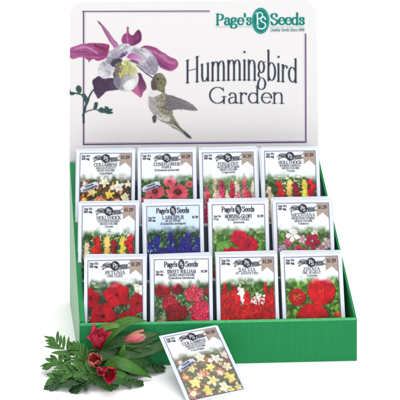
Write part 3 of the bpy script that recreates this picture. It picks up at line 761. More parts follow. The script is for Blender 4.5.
def star(cv, x, y, r0, n, col, col2, cc, w=.55, rot=0, cr=.18):
    r = cv.r
    for k in range(n):
        petal(cv, x, y, rot+6.283*k/n+r.uniform(-.08, .08), r0*r.uniform(.9, 1.08), r0*w, jit(col, r, 8), jit(col2, r, 8))
        an = rot+6.283*k/n; cv.seg(x, y, x+r0*.8*math.cos(an), y+r0*.8*math.sin(an), .03, tuple(v*.8 for v in col), a=.4)
    cv.ell(x, y, r0*cr, r0*cr, cc, noise=.3)
def columbine(cv, x, y, r0, outer, inner, rot):
    star(cv, x, y, r0, 5, tuple(v*.86 for v in outer), outer, inner, .5, rot, .1)
    star(cv, x, y, r0*.6, 5, tuple(v*.88 for v in inner), inner, (236, 214, 90), .75, rot+.63, .24)
def daisy(cv, x, y, r0, col, fy=.75, rot=0):
    r = cv.r
    for lay in (1.0, .9):
        for k in range(16):
            an = rot+6.283*k/16+r.uniform(-.1, .1); c, s = math.cos(an), math.sin(an)*fy
            L_ = r0*lay*r.uniform(.9, 1.1); an2 = math.atan2(s, c)
            petal(cv, x, y, an2, L_*math.hypot(c, s), r0*.27, jit(tuple(v*.82 for v in col), r, 12), jit(col, r, 14))
    cv.ell(x, y-.06*r0, r0*.32, r0*.25, (96, 28, 34), noise=.5)
    for k in range(14): cv.ell(x+r.uniform(-.22, .22)*r0, y-.08*r0+r.uniform(-.16, .14)*r0, .045, .045, (206, 92, 52), a=.9)
def spike(cv, x, y0, y1, w, col, hi, n=46, lean=0.0, dark=None):
    r = cv.r
    for k in range(n):
        t = (k/n)**.85; ww = w*(.22+.78*t)
        yy = y0+(y1-y0)*t+r.uniform(-.06, .06); xx = x+lean*(1-t)+r.uniform(-.5, .5)*ww; sz = w*(.13+.16*t)
        an = r.uniform(0, 3.14); e = r.uniform(.45, .95)
        cv.ell(xx+.02, yy+sz*.3, sz*1.05, sz*.9, tuple(v*r.uniform(.35, .7) for v in col), ang=an, a=.8, noise=.2)
        cv.ell(xx, yy, sz*1.1, sz*e, jit(tuple(v*r.uniform(.75, 1.1) for v in col), r, 16), ang=an, noise=.3)
        if r.random() < .6: cv.ell(xx-sz*.25, yy-sz*.3, sz*r.uniform(.2, .5), sz*.25, hi, ang=an, a=r.uniform(.3, .8))
        if dark: cv.ell(xx+sz*.1, yy+sz*.2, sz*.25, sz*.2, dark, a=.8)
def ruffle(cv, x, y, r0, col, dark, lobes=5, veins=True, rot=0.3, fy=.95):
    r = cv.r; ph = r.uniform(0, 6.28, 3)
    def ring(k): return [(x+r0*k*(1+.09*math.cos(lobes*t+rot)+.035*math.sin(13*t+ph[0])+.02*math.sin(23*t+ph[1]))*math.cos(t), y+fy*r0*k*(1+.09*math.cos(lobes*t+rot)+.035*math.sin(13*t+ph[0]))*math.sin(t)) for t in np.linspace(0, 6.283, 64)[:-1]]
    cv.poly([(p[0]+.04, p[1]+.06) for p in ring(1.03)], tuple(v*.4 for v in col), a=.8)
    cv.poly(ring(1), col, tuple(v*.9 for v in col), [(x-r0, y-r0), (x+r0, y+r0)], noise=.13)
    cv.poly(ring(.72), tuple(min(255, v*1.06) for v in col), a=.5, noise=.2)
    for k in range(lobes):
        t = (6.283*(k+.5)-rot)/lobes; cv.seg(x, y, x+r0*.88*math.cos(t), y+fy*r0*.88*math.sin(t), .09, dark, a=.45, w1=.03)
    if veins:
        for k in range(26):
            t = r.uniform(0, 6.283); cv.seg(x, y, x+r0*.75*math.cos(t), y+fy*r0*.75*math.sin(t), .05, dark, a=.3, w1=.02)
    for k in range(int(10*r0)+6):           # folds of the petals
        t = r.uniform(0, 6.283); d = r0*r.uniform(.35, .85); q = r0*r.uniform(.12, .3)
        cv.ell(x+d*math.cos(t), y+fy*d*math.sin(t), q, q*.4, dark if k % 2 else tuple(min(255, v*1.08+12) for v in col), ang=t+r.uniform(-.5, .5), a=.42, soft=.9)
    cv.ell(x, y, r0*.3, r0*.26, dark, a=.7, soft=.9); cv.ell(x, y, r0*.12, r0*.1, tuple(v*.5 for v in dark))
def zinnia(cv, x, y, r0, col, fy=.9, cc=(214, 160, 60)):
    r = cv.r
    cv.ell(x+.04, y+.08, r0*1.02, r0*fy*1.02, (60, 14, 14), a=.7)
    k = 1.0; j = 0
    while k > .16:
        n = max(8, int(22*k+4)); j += 1
        for i in range(n):
            an = 6.283*(i+.5*(j % 2))/n+r.uniform(-.04, .04); c, s = math.cos(an), math.sin(an)*fy
            petal(cv, x+c*r0*k*.45, y+s*r0*k*.45, math.atan2(s, c), r0*k*.56, r0*(.16+.14*k), tuple(v*.72 for v in col), jit(col, r, 12), 0, noise=.08)
        k *= .8
    cv.ell(x, y, r0*.15, r0*.13, tuple(v*.7 for v in col))
    for i in range(10): cv.ell(x+r.uniform(-.14, .14)*r0, y+r.uniform(-.12, .12)*r0, .06, .05, cc)
def cluster(cv, x, y, r0, col, edge, n=26, fr=.27):
    r = cv.r
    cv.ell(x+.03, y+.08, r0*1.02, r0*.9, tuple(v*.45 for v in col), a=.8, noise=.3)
    for k in range(n):
        a = k*2.4; d = r0*.92*math.sqrt((n-k)/n); xx, yy = x+d*math.cos(a), y+d*.85*math.sin(a); q = r0*fr*r.uniform(.8, 1.15)
        cv.ell(xx, yy, q*1.08, q*.95, edge, a=r.uniform(.1, .6), noise=.25); cv.ell(xx, yy, q*.92, q*.8, jit(col, r, 20), noise=.22)
        for m in range(5):
            t = m*1.257+k; cv.seg(xx, yy, xx+q*.8*math.cos(t), yy+q*.7*math.sin(t), .035, tuple(v*.55 for v in col), a=.6)
        cv.ell(xx, yy, q*.17, q*.17, edge, a=.8)

def art_columbine(cv):
    foliage(cv, 3.7, 10.6, n=330, base=(58, 62, 38), tones=((86, 104, 52), (60, 84, 44), (120, 128, 76), (104, 66, 44), (134, 84, 62)), size=.42)
    r = cv.r
    for k in range(46):
        x, y = r.uniform(.7, 7.9), r.uniform(4.5, 10.4)
        cv.ell(x, y, .2, .14, [(186, 66, 48), (160, 40, 50), (206, 92, 76), (214, 180, 60)][k % 4], ang=r.uniform(0, 3), noise=.2)
    W, Y, P, C = (250, 246, 232), (246, 216, 92), (222, 122, 110), (250, 236, 188)
    for x, y, q, o, i in ((1.3, 4.8, .6, P, W), (4.1, 4.5, .85, C, W), (6.2, 5.1, .9, W, W), (7.6, 4.8, .6, (240, 200, 190), W), (2.3, 5.9, .7, Y, C), (4.9, 6.2, .75, Y, Y), (3.4, 6.9, .7, P, (236, 150, 120)),
                       (7.2, 6.6, .75, W, C), (1.2, 6.9, .6, (196, 60, 50), Y), (5.3, 5.3, .5, P, W), (3.1, 5.2, .45, (206, 70, 60), C), (4.2, 7.1, .5, (206, 70, 60), Y), (6.5, 6.0, .45, P, Y), (2.9, 7.3, .45, W, Y), (.9, 5.5, .45, W, W), (5.9, 7.3, .7, P, C), (2.1, 8.0, .85, Y, (250, 230, 140)), (4.5, 8.2, .9, C, Y), (7.0, 8.3, .85, Y, Y),
                       (1.2, 9.4, .75, P, C), (3.3, 9.5, .85, Y, Y), (5.6, 9.4, .85, W, C), (7.5, 9.8, .7, C, Y), (6.4, 10.2, .6, Y, Y)):
        columbine(cv, x, y, q, o, i, r.uniform(0, 1.2))
def art_coneflower(cv):
    foliage(cv, 4.0, 10.6, n=260, base=(36, 66, 32), tones=((78, 124, 58), (104, 148, 78), (52, 92, 46), (40, 72, 36)), size=.6)
    for x, y, q in ((4.7, 4.5, .85), (7.6, 4.9, .55), (1.1, 7.3, .9), (2.5, 5.9, 1.25), (5.8, 6.1, 1.5), (3.5, 8.1, 1.1), (6.9, 8.8, 1.4), (1.6, 9.9, 1.2), (4.5, 10.2, 1.0)):
        daisy(cv, x, y, q*1.22, (224, 92, 112), rot=cv.r.uniform(0, 1))
def art_foxglove(cv):
    foliage(cv, 4.2, 10.6, n=240, base=(92, 122, 80), tones=((130, 158, 100), (160, 180, 128), (96, 126, 76)), size=.5)
    for x, y, w, c, h, d in ((1.0, 4.9, .8, (224, 96, 126), (250, 190, 200), None), (2.1, 4.0, .6, (236, 206, 176), (250, 240, 226), None), (3.1, 4.2, .95, (214, 66, 104), (246, 170, 188), (120, 20, 50)), (4.6, 4.5, 1.0, (202, 36, 72), (240, 130, 150), (110, 10, 36)),
                             (5.4, 3.6, .8, (240, 226, 206), (252, 248, 240), None), (6.5, 4.1, .95, (218, 92, 120), (248, 192, 200), (130, 30, 60)), (7.7, 4.6, .75, (236, 220, 196), (252, 246, 236), None), (1.2, 6.2, .9, (208, 48, 84), (244, 150, 168), (110, 10, 40)), (5.5, 6.0, .8, (230, 130, 150), (250, 210, 215), None), (2.6, 5.6, .8, (240, 170, 170), (252, 226, 222), None), (3.9, 5.8, .7, (244, 226, 196), (252, 246, 232), None), (7.1, 5.9, .9, (214, 60, 90), (246, 170, 180), (120, 10, 40))):
        spike(cv, x+.1, y+.1, 10.7, w*1.35, c, h, 130, dark=d)
def hollyhock(cv, n0=0):
    foliage(cv, 4.0, 10.6, n=320, base=(48, 78, 44), tones=((92, 132, 68), (124, 160, 92), (64, 102, 54), (180, 200, 150)), size=.45)
    r = cv.r
    for k in range(70):
        x, y = r.uniform(1.6, 7.6), r.uniform(3.6, 5.6); cv.ell(x, y, r.uniform(.06, .17), r.uniform(.05, .13), [(240, 236, 206), (214, 220, 160), (236, 214, 140)][k % 3], noise=.2)
    cols = [(1.2, 5.7, .36, (240, 206, 180), 10), (2.55, 5.1, .5, (196, 34, 34), 7), (3.0, 6.4, .45, (186, 30, 36), 5), (4.05, 5.0, .5, (240, 186, 104), 8), (5.1, 5.3, .42, (150, 30, 44), 8), (6.2, 5.0, .44, (240, 214, 84), 8), (7.3, 4.8, .5, (206, 26, 50), 8)]
    for x, y, q, c, n in cols:
        for k in range(n):
            yy = y+k*q*1.35; xx = x+r.uniform(-.22, .22)
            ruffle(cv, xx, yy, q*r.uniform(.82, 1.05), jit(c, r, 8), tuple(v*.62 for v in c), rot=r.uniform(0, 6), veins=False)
            for m in range(5):
                t = r.uniform(0, 6.28); cv.ell(xx+.25*q*math.cos(t), yy+.25*q*math.sin(t), q*.22, q*.16, tuple(min(255, v*1.15+12) for v in c), ang=t, a=.6)
def art_larkspur(cv):
    foliage(cv, 3.9, 10.6, n=300, base=(34, 60, 44), tones=((84, 136, 84), (120, 168, 120), (52, 96, 62), (36, 48, 60)), size=.45)
    r = cv.r
    for x, y in ((1.0, 5.3), (1.9, 4.9), (3.9, 4.2), (4.3, 5.6), (6.3, 4.3), (5.5, 5.3), (7.5, 5.1), (2.8, 6.6), (.9, 7.0), (6.9, 6.3), (3.5, 7.6), (5.2, 7.4)):
        spike(cv, x, y-.35, 10.7, 1.75, (44, 42, 140), (104, 102, 204), 85, dark=(22, 18, 80))
    for k in range(34): 
        leaf(cv, r.uniform(.7, 7.9), r.uniform(4.6, 9), r.uniform(0, 6.28), .5, .2, jit((120, 172, 120), r))
def art_glory(cv):
    foliage(cv, 3.9, 10.6, n=170, base=(64, 108, 44), tones=((126, 172, 86), (150, 190, 110), (88, 136, 62)), size=.8)
    for x, y, a, L_, W_ in ((3.4, 5.6, 2.7, 2.6, 1.9), (1.2, 6.9, 5.9, 2.0, 1.4), (7.6, 5.6, 2.4, 1.5, 1.1), (7.6, 7.6, 3.6, 1.6, 1.2)):
        leaf(cv, x, y, a, L_, W_, (120, 176, 84))
    for x, y, q in ((4.3, 4.9, 1.2), (5.5, 6.0, 1.45), (3.2, 7.6, 1.6), (6.2, 9.2, 1.4), (1.7, 9.9, 1.2)):
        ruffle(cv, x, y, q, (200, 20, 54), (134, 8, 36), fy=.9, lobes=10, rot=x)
        cv.ell(x-.1, y, .17, .14, (244, 160, 170), a=.8, soft=.6)
def art_nicotiana(cv):
    foliage(cv, 3.9, 10.6, n=300, base=(72, 96, 52), tones=((124, 156, 84), (96, 128, 66), (150, 176, 110), (60, 88, 48)), size=.45)
    r = cv.r
    for k in range(16): cv.line(crom([(r.uniform(1, 7), 10), (r.uniform(1, 7), 7.5), (r.uniform(1, 7.5), 5)]), .045, (150, 172, 96), a=.7)
    for x, y, q, c in ((4.1, 5.3, .6, (236, 190, 206)), (5.9, 4.5, .5, (246, 240, 236)), (2.0, 5.8, .6, (214, 70, 120)), (6.8, 6.6, .6, (228, 150, 180)), (2.7, 4.7, 1.0, (250, 250, 244)), (5.5, 5.6, 1.1, (190, 26, 84)), (7.6, 5.9, .8, (246, 214, 222)), (3.5, 7.2, 1.15, (204, 44, 100)), (1.1, 6.5, .6, (190, 150, 190)), (6.4, 7.4, 1.0, (240, 200, 216)), (7.5, 8.0, .7, (220, 80, 130)),
                       (1.6, 8.8, .9, (208, 50, 96)), (4.8, 8.8, 1.0, (248, 240, 240)), (7.0, 9.6, .9, (190, 30, 80)), (3.2, 10.0, .8, (240, 190, 210))):
        star(cv, x, y, q, 5, tuple(v*.86 for v in c), c, (232, 226, 180), .72, r.uniform(0, 1.2), .13)
def art_petunia(cv):
    foliage(cv, 3.3, 10.6, n=260, base=(52, 74, 48), tones=((112, 146, 96), (140, 168, 122), (80, 112, 66), (166, 186, 150)), size=.5)
    cv.ell(7.9, 4.4, .9, .7, (240, 236, 228), noise=.1); cv.ell(7.2, 3.9, .4, .3, (238, 232, 222))
    for x, y, q in ((.9, 5.3, 1.3), (4.5, 4.9, 1.65), (7.4, 6.0, 1.3), (2.6, 7.6, 1.75), (6.1, 8.3, 1.5), (1.0, 9.9, 1.2), (4.2, 10.2, 1.3), (7.6, 9.9, 1.1)):
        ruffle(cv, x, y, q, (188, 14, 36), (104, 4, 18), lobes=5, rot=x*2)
def art_william(cv):
    foliage(cv, 3.6, 10.6, n=260, base=(60, 88, 56), tones=((120, 156, 104), (150, 178, 132), (86, 120, 72)), size=.55)
    for x, y, q, c, e in ((1.6, 4.4, 1.0, (136, 12, 30), (176, 50, 64)), (3.6, 4.2, .8, (120, 14, 34), (160, 50, 60)), (5.9, 4.9, 1.25, (196, 36, 66), (248, 228, 226)), (7.9, 4.6, .6, (140, 24, 40), (220, 160, 160)), (2.6, 5.9, 1.05, (148, 16, 36), (206, 110, 118)), (3.5, 7.3, 1.45, (118, 10, 26), (176, 56, 66)),
                          (7.0, 7.2, 1.55, (180, 20, 54), (236, 170, 180)), (1.4, 8.9, .9, (206, 120, 116), (246, 224, 216)), (5.3, 9.6, 1.2, (160, 20, 40), (230, 150, 150)), (2.5, 10.2, .9, (190, 30, 60), (240, 200, 200))):
        cluster(cv, x, y, q, c, e, n=34, fr=.26)
def art_salvia(cv):
    foliage(cv, 3.6, 10.6, n=260, base=(48, 82, 36), tones=((104, 150, 66), (130, 172, 92), (72, 112, 50)), size=.6)
    r = cv.r
    for x, y, w in ((3.2, 3.9, .5), (3.7, 4.5, .55), (5.6, 5.0, .6), (6.6, 5.4, .55)): spike(cv, x, y, y+1.7, w*1.7, (244, 242, 234), (255, 255, 255), 40)
    for x, y in ((1.1, 4.0), (1.9, 5.2), (.9, 6.0), (6.9, 4.2), (2.4, 4.3), (2.9, 5.6), (4.2, 5.2), (5.2, 5.9), (6.3, 6.2), (7.5, 4.7), (7.8, 6.2), (2.1, 7.2), (3.6, 6.9), (4.9, 7.3), (7.0, 7.4), (5.9, 7.9), (1.3, 8.0)):
        spike(cv, x, y-.2, 10.6, 1.7, (194, 24, 30), (240, 100, 84), 95, dark=(120, 8, 10))
    for x, y, h in ((3.5, 4.4, 1.5), (5.1, 5.6, .9), (6.3, 5.2, 1.3)):
        for m in range(26): cv.ell(x+r.uniform(-.32, .32), y+r.uniform(0, h), r.uniform(.06, .15), r.uniform(.05, .11), (246, 244, 238), ang=r.uniform(0, 3), a=.85)
def art_zinnia(cv):
    foliage(cv, 3.6, 10.6, n=200, base=(56, 96, 34), tones=((112, 162, 62), (140, 184, 86), (78, 124, 48)), size=.75)
    for x, y, q, c in ((2.1, 5.6, 1.2, (188, 22, 30)), (5.5, 4.9, 1.95, (198, 18, 30)), (4.1, 8.6, 2.3, (196, 16, 28)), (7.7, 8.2, .6, (214, 60, 30)), (7.5, 10.1, 1.1, (188, 22, 30))):
        zinnia(cv, x, y, q, c)
        if q < 1.5:
            for k in range(12):
                t = cv.r.uniform(0, 6.28); cv.seg(x+.3*math.cos(t), y+.3*math.sin(t), x+.6*math.cos(t), y+.55*math.sin(t), .07, (226, 170, 60), a=.8)

DK = (38, 38, 50)
def packet_art(title, subs, art, wt, price, seed, photo_y, style='ribbon', banner=False, wash=0.0, tint=(.97, .985, .985)):
    cv = Canvas(0, 0, PW, PH, 40, ENVC, seed=seed)
    bx0, bx1, by0, by1 = .52, 8.08, .38, 10.3
    cv.cur = 1
    cv.poly([(bx0, by0), (bx1, by0), (bx1, by1), (bx0, by1)], (243, 245, 249), noise=.006)
    cv.cur = 2
    keep = cv.c.copy(); art(cv)
    k_ = .3 if art in (art_zinnia, art_coneflower, art_glory, art_nicotiana) else .8
    cv.warp(.16*k_, 16); cv.warp(.07*k_, 5)
    lo = smooth_noise(cv.H, cv.W, 42, cv.r)*.6+smooth_noise(cv.H, cv.W, 15, cv.r)*.4      # uneven tones of the printed photograph
    fi = smooth_noise(cv.H, cv.W, 2.2, cv.r)
    cv.c = np.clip((cv.c*(.74+.5*lo[..., None])*(.9+.2*fi[..., None])-.03)*1.04, 0, 1)
    r0 = int(photo_y*cv.ppu); cv.blur(1)
    H = np.arange(cv.H)/cv.ppu
    nz = smooth_noise(cv.H, cv.W, 22, cv.r)*.9-.35
    t = np.clip((H[:, None]+nz*.8-photo_y+.25)/1.35, 0, 1); t = (t*t*(3-2*t))[..., None]
    inside = np.zeros((cv.H, cv.W), bool)
    a, b, c, d = [int(v*cv.ppu) for v in (bx0, bx1, by0, by1)]
    inside[c:d, a:b] = True
    mist = keep*np.array(tint)
    cv.c = np.where(inside[..., None], mist*(1-t)+cv.c*t, keep)
    if tint[0] < .9:
        cl = np.clip(smooth_noise(cv.H, cv.W, 60, cv.r)*1.6-.3, 0, 1)[..., None]*np.clip(H[:, None, None]/2.5, 0, 1)
        cv.c = np.where(inside[..., None], cv.c*(1-.35*cl*(1-t))+np.array([.6, .74, .9])*.35*cl*(1-t), keep)
    if wash: cv.c = np.where(inside[..., None], cv.c*(1-wash)+wash*.97, cv.c)
    cv.id[:] = 1; cv.id[inside & (np.broadcast_to(H[:, None], inside.shape) > photo_y+.25)] = 2
    # frame
    cv.cur = 1; fr = (84, 84, 118)
    for p in ((bx0, by0, bx1, by0), (bx1, by0, bx1, by1), (bx1, by1, bx0, by1), (bx0, by1, bx0, by0)): cv.seg(*p, .09, fr, noise=.15)
    cx = (bx0+bx1)/2
    if style == 'ribbon':
        cv.cur = 4
        cv.poly([(bx1-1.78, by0+.06), (bx1-.06, by0+.06), (bx1-.06, 2.5), (bx1-.92, 1.72), (bx1-1.78, 2.3)], (170, 152, 142), noise=.05)
        text(cv, price, bx1-.92, 1.18, .66, (70, 58, 56), 'c', thick=.16, thin=.08)
        cv.cur = 3
        up = crom([(cx-1.95, 1.25), (cx-1.5, .82), (cx-.9, .72), (cx-.3, .95), (cx+.4, 1.1), (cx+1.1, .98), (cx+1.6, 1.0), (cx+1.98, .8)])
        lo = crom([(cx+1.72, 1.25), (cx+1.95, 1.42), (cx+1.4, 1.55), (cx+.9, 1.58), (cx+.3, 1.6), (cx-.4, 1.42), (cx-.9, 1.3), (cx-1.4, 1.4), (cx-1.75, 1.62), (cx-1.65, 1.3)])
        cv.poly(up+lo, (196, 196, 200)); cv.line(up, .07, DK, .9); cv.line(lo, .07, DK, .9)
        text(cv, "PAGE'S", cx-1.12, 1.24, .5, DK, 'c', width=1.05, thick=.15, thin=.09, rot=.03); text(cv, 'SEEDS', cx+1.18, 1.45, .5, DK, 'c', width=1.0, thick=.15, thin=.09, rot=-.02)
        cv.ell(cx, 1.13, .64, .62, DK)
        text(cv, 'P', cx-.14, 1.3, .75, (225, 225, 230), 'c', thick=.15, thin=.08); text(cv, 'S', cx+.16, 1.48, .75, (225, 225, 230), 'c', thick=.15, thin=.08)
        y = 2.25
    else:
        cv.cur = 3
        text(cv, "Page's", cx-.58, 1.36, 1.0, DK, 'r', width=1.85, thick=.13, thin=.05); text(cv, 'Seeds', cx+.56, 1.36, 1.0, DK, 'l', width=1.75, thick=.13, thin=.05)
        cv.ell(cx, 1.06, .46, .64, DK); cv.ell(cx, 1.06, .38, .55, (90, 90, 100)); cv.ell(cx, 1.06, .34, .51, DK)
        text(cv, 'P', cx-.08, 1.14, .62, (225, 225, 230), 'c', thick=.15, thin=.08); text(cv, 'S', cx+.1, 1.42, .62, (225, 225, 230), 'c', thick=.15, thin=.08)
        cv.seg(cx+.6, 1.52, cx+2.25, 1.52, .03, (120, 120, 130))
        y = 2.22
    cv.cur = 1
    text(cv, title, cx, y, .68, DK, 'c', width=min(4.0, .36*len(title)+.25), thick=.13, thin=.055)
    y += .36
    for i, s_ in enumerate(subs):
        text(cv, s_, cx, y, .38, (58, 58, 68), 'c', width=min(3.6, .19*len(s_)+.3), thick=.15, thin=.08); y += .36
    if style == 'ribbon':
        text(cv, 'Net Wt.', bx0+.2, .92, .42, DK, thick=.17, thin=.09); text(cv, wt, bx0+.2, 1.3, .42, DK, thick=.17, thin=.09)
    else:
        text(cv, 'Net Wt.', bx0+.2, 2.1, .36, DK, thick=.17, thin=.09); text(cv, wt, bx0+.2, 2.45, .36, DK, thick=.17, thin=.09)
        text(cv, price, bx1-.2, 2.15, .44, DK, 'r', thick=.17, thin=.09)
    if banner:
        cv.cur = 5
        an = -.34; ox, oy = 1.95, 5.15; c, s = math.cos(an), math.sin(an)
        Q = lambda p: (ox+p[0]*c-p[1]*s, oy+p[0]*s+p[1]*c)
        o = [(-1.5, -.28), (-1.15, -.3), (-1.1, -.45), (1.1, -.45), (1.15, -.3), (1.5, -.28), (1.35, 0), (1.5, .3), (1.1, .3), (1.05, .45), (-1.15, .45), (-1.2, .3), (-1.5, .32), (-1.32, .02)]
        cv.poly([Q(p) for p in o], (212, 216, 226)); pts = [Q(p) for p in o]; cv.line(pts+[pts[0]], .06, (70, 78, 104), .9)
        x1, y1 = Q((0, -.06)); text(cv, 'Attracts', x1, y1, .42, (50, 58, 86), 'c', rot=an, thick=.17, thin=.09)
        x1, y1 = Q((0, .32)); text(cv, 'Hummingbirds', x1, y1, .4, (50, 58, 86), 'c', rot=an, width=2.1, thick=.17, thin=.09)
    return cv

NAMES_P = {1: 'printed_label', 2: 'flower_picture', 3: 'emblem', 4: 'price_flag', 5: 'banner'}
def make_packet(label, art_args, loc, rot, group):
    e = empty('seed_packet', loc, label, 'seed packet', group, rot)
    o = bpy.data.objects.new('envelope', ENV); COL.objects.link(o); o.parent = e
    cv = packet_art(*art_args[0], **art_args[1])
    sheets(cv, NAMES_P, place_pk, e, M_INK)
    return e

P_ = lambda *a, **k: (a, k)
ARTS = [
 [ # front (bottom) row
  ('PETUNIA', P_('PETUNIA', ['FIRE CHIEF'], art_petunia, '100 mg.', '$1.29', 21, 3.0), 'seed packet showing big red ruffled petunias, left end of the front row'),
  ('SWEET WILLIAM', P_('SWEET WILLIAM', ['DOUBLE MIXED COLORS', '(Dianthus barbatus)'], art_william, '200 mg.', '$1.29', 22, 3.2, style='plain'), 'seed packet showing crimson and white-edged sweet william clusters, front row'),
  ('SALVIA', P_('SALVIA', ["ST. JOHN'S FIRE"], art_salvia, '200 mg.', '$1.29', 23, 3.2), 'seed packet showing massed scarlet salvia spikes with a few white ones'),
  ('ZINNIA', P_('ZINNIA', ['DBL. SCARLET', 'Zinnia'], art_zinnia, '500 mg.', '$1.29', 24, 3.1), 'seed packet showing large round red zinnias, right end of the front row')],
 [ ('HOLLYHOCK', P_('HOLLYHOCK', ["CHATER'S DOUBLE", 'MIXED COLORS', 'Alcea'], hollyhock, '200 mg.', '$1.29', 25, 3.7), 'seed packet showing red, peach and yellow hollyhocks, left end of the middle row'),
  ('LARKSPUR', P_('LARKSPUR', ['BLUE SPIRE', '(Consolida ambigua)'], art_larkspur, '400 mg.', '$1.29', 26, 3.3, style='plain', tint=(.87, .93, .98)), 'seed packet showing deep blue larkspur spikes, the only blue one'),
  ('MORNING-GLORY', P_('MORNING-GLORY', ["SCARLETT O'HARA", 'Ipomoea'], art_glory, '2.5 g', '$1.29', 27, 3.5, style='plain'), 'seed packet showing large rose-red morning glories over light green leaves'),
  ('NICOTIANA', P_('NICOTIANA', ['SENSATION HYBRID', 'MIXED COLORS', 'Tobacco'], art_nicotiana, '100 mg.', '$1.29', 28, 3.7), 'seed packet showing white, crimson and pink star-shaped nicotiana flowers')],
 [ ('COLUMBINE', P_('COLUMBINE', ["McKANA'S GIANT", 'MIXED COLORS', 'Aquilegia'], art_columbine, '100 mg.', '$1.29', 29, 3.6, banner=True), 'seed packet showing mixed columbines, upright at the left end of the back row'),
  ('CONEFLOWER', P_('CONEFLOWER', ['PURPLE', '(Echinacea purpurea)'], art_coneflower, '100 mg.', '$1.29', 30, 3.7, banner=True), 'seed packet showing pink daisy-like coneflowers with a small tilted banner'),
  ('FOXGLOVE', P_('FOXGLOVE', ['EXCELSIOR HYBRID', 'MIXED COLORS', 'Digitalis'], art_foxglove, '500 mg.', '$1.29', 31, 3.7), 'seed packet showing pink, rose and cream foxglove spires'),
  ('HOLLYHOCK', P_('HOLLYHOCK', ['SUMMER CARNIVAL', 'MIXED COLORS', 'Alcea'], hollyhock, '200 mg.', '$1.29', 32, 3.7), 'seed packet showing red, peach and yellow hollyhocks, right end of the back row')]]
ROWN = ['front', 'middle', 'back']
SLOTN = [['petunia', 'sweet william', 'salvia', 'zinnia'], ['hollyhock', 'larkspur', 'morning glory', 'nicotiana'], ['columbine', 'coneflower', 'foxglove', 'hollyhock']]
for ri in range(3):
    v, z, ua, ub = ROWS[ri]
    for ci in range(4):
        u = ua+PW/2+(ub-ua-PW)*ci/3
        tl = TILT+random.uniform(-.01, .01); roll = random.uniform(-.011, .011)
        bv, bz = v-PH*math.sin(TILT), z-PH*math.cos(TILT)
        title, args, lab = ARTS[ri][ci]
        pos = b2w(u, bv, bz+random.uniform(-.1, .1))
        make_packet(lab, args, pos, (-tl, roll, YAW+random.uniform(-.012, .012)), 'seed packets at the front of the twelve stacks')
        nb = 5
        for k in range(nb):
            d = .36*(k+1)
            o = bpy.data.objects.new('spare_packet', ENV); COL.objects.link(o)
            du = (.03 if ci > 1 else 0)*(k+1)+random.uniform(-.11, .11)
            o.location = b2w(u+du, bv+d+.02, bz+random.uniform(-.12, .06)-.03*k)*S
            o.rotation_euler = (-tl+random.uniform(-.008, .008), random.uniform(-.018, .018), YAW+random.uniform(-.01, .01))
            o['label'] = 'pale spare packet stacked behind the %s packet of the %s row' % (SLOTN[ri][ci], ROWN[ri])
            o['category'] = 'seed packet'; o['group'] = 'spare packets behind the front %s packet in the %s row' % (SLOTN[ri][ci], ROWN[ri])

# the loose packet leaning on the front of the box
def Rm(a, b, c): return Matrix.Rotation(a, 3, 'Z') @ Matrix.Rotation(b, 3, 'X') @ Matrix.Rotation(c, 3, 'Z')
Rq = Rm(.517, .556, -.044)
M3 = Matrix((Rq.col[0], -Rq.col[2], Rq.col[1])).transposed()
org = Vector((14.75, -10.85, .12))+Rq.col[0]*9.0/2
lp = make_packet('loose columbine seed packet leaning slantwise against the outside of the green box front', P_('COLUMBINE', ["McKANA'S GIANT", 'MIXED COLORS', 'Aquilegia'], art_columbine, '100 mg.', '$1.29', 41, 3.5, banner=True, wash=.3), org, (0, 0, 0), None)
lp.rotation_euler = M3.to_euler(); lp.scale = (1.03, 1, .965)

# =================================================================== BOUQUET
def frame_path(pts, n):
    c = crom([tuple(p) for p in pts], n); return [Vector(q) for q in c]
def leaf_mesh(pts, w, name, material, parent, up=Vector((.1, -.75, .66)), fold=.25, wav=.0, prof=None, n=5, twist=0.0):
    """lanceolate blade along a path, folded at the midrib"""
    P = frame_path(pts, n); m = len(P); V = []; F = []
    ph = random.uniform(0, 6)
    for i, p in enumerate(P):
        t = i/(m-1); tan = (P[min(i+1, m-1)]-P[max(i-1, 0)]).normalized()
        sd = tan.cross(up); sd = sd.normalized() if sd.length > 1e-4 else Vector((1, 0, 0))
        if twist: sd = Matrix.Rotation(twist*(t-.3), 3, tan) @ sd
        nn = sd.cross(tan).normalized()
        ww = w/2*(math.sin(math.pi*min(1, t*.93+.07)**.8)**.85 if prof is None else prof(t)); ww = max(ww, .02)
        for q in (-1, -.5, 0, .5, 1):
            V.append(p+sd*ww*q+nn*(abs(q)*ww*fold+math.sin(t*14+ph+q*2)*wav*abs(q)))
    for i in range(m-1):
        for k in range(4): F.append((i*5+k, i*5+k+1, i*5+k+6, i*5+k+5))
    o = new_mesh(name, V, F, material, smooth=True, parent=parent)
    at = o.data.attributes.new('across', 'FLOAT', 'POINT'); at.data.foreach_set('value', [q for _ in range(m) for q in (-1, -.5, 0, .5, 1)])
    sm = o.modifiers.new('Solidify', 'SOLIDIFY'); sm.thickness = .03*S; sm.offset = 0
    return o
def tube(pts, r0, r1, name, material, parent, n=5, sides=8):
    P = frame_path(pts, n); m = len(P); V = []; F = []
    for i, p in enumerate(P):
        tan = (P[min(i+1, m-1)]-P[max(i-1, 0)]).normalized()
        a = tan.cross(Vector((.13, .2, .97))).normalized(); b = tan.cross(a); r = r0+(r1-r0)*i/(m-1)
        for k in range(sides): V.append(p+(a*math.cos(6.283*k/sides)+b*math.sin(6.283*k/sides))*r)
    for i in range(m-1):
        for k in range(sides): F.append((i*sides+k, i*sides+(k+1) % sides, (i+1)*sides+(k+1) % sides, (i+1)*sides+k))
    F.append(tuple(range(sides))[::-1]); F.append(tuple(range((m-1)*sides, m*sides)))
    return new_mesh(name, V, F, material, smooth=True, parent=parent)

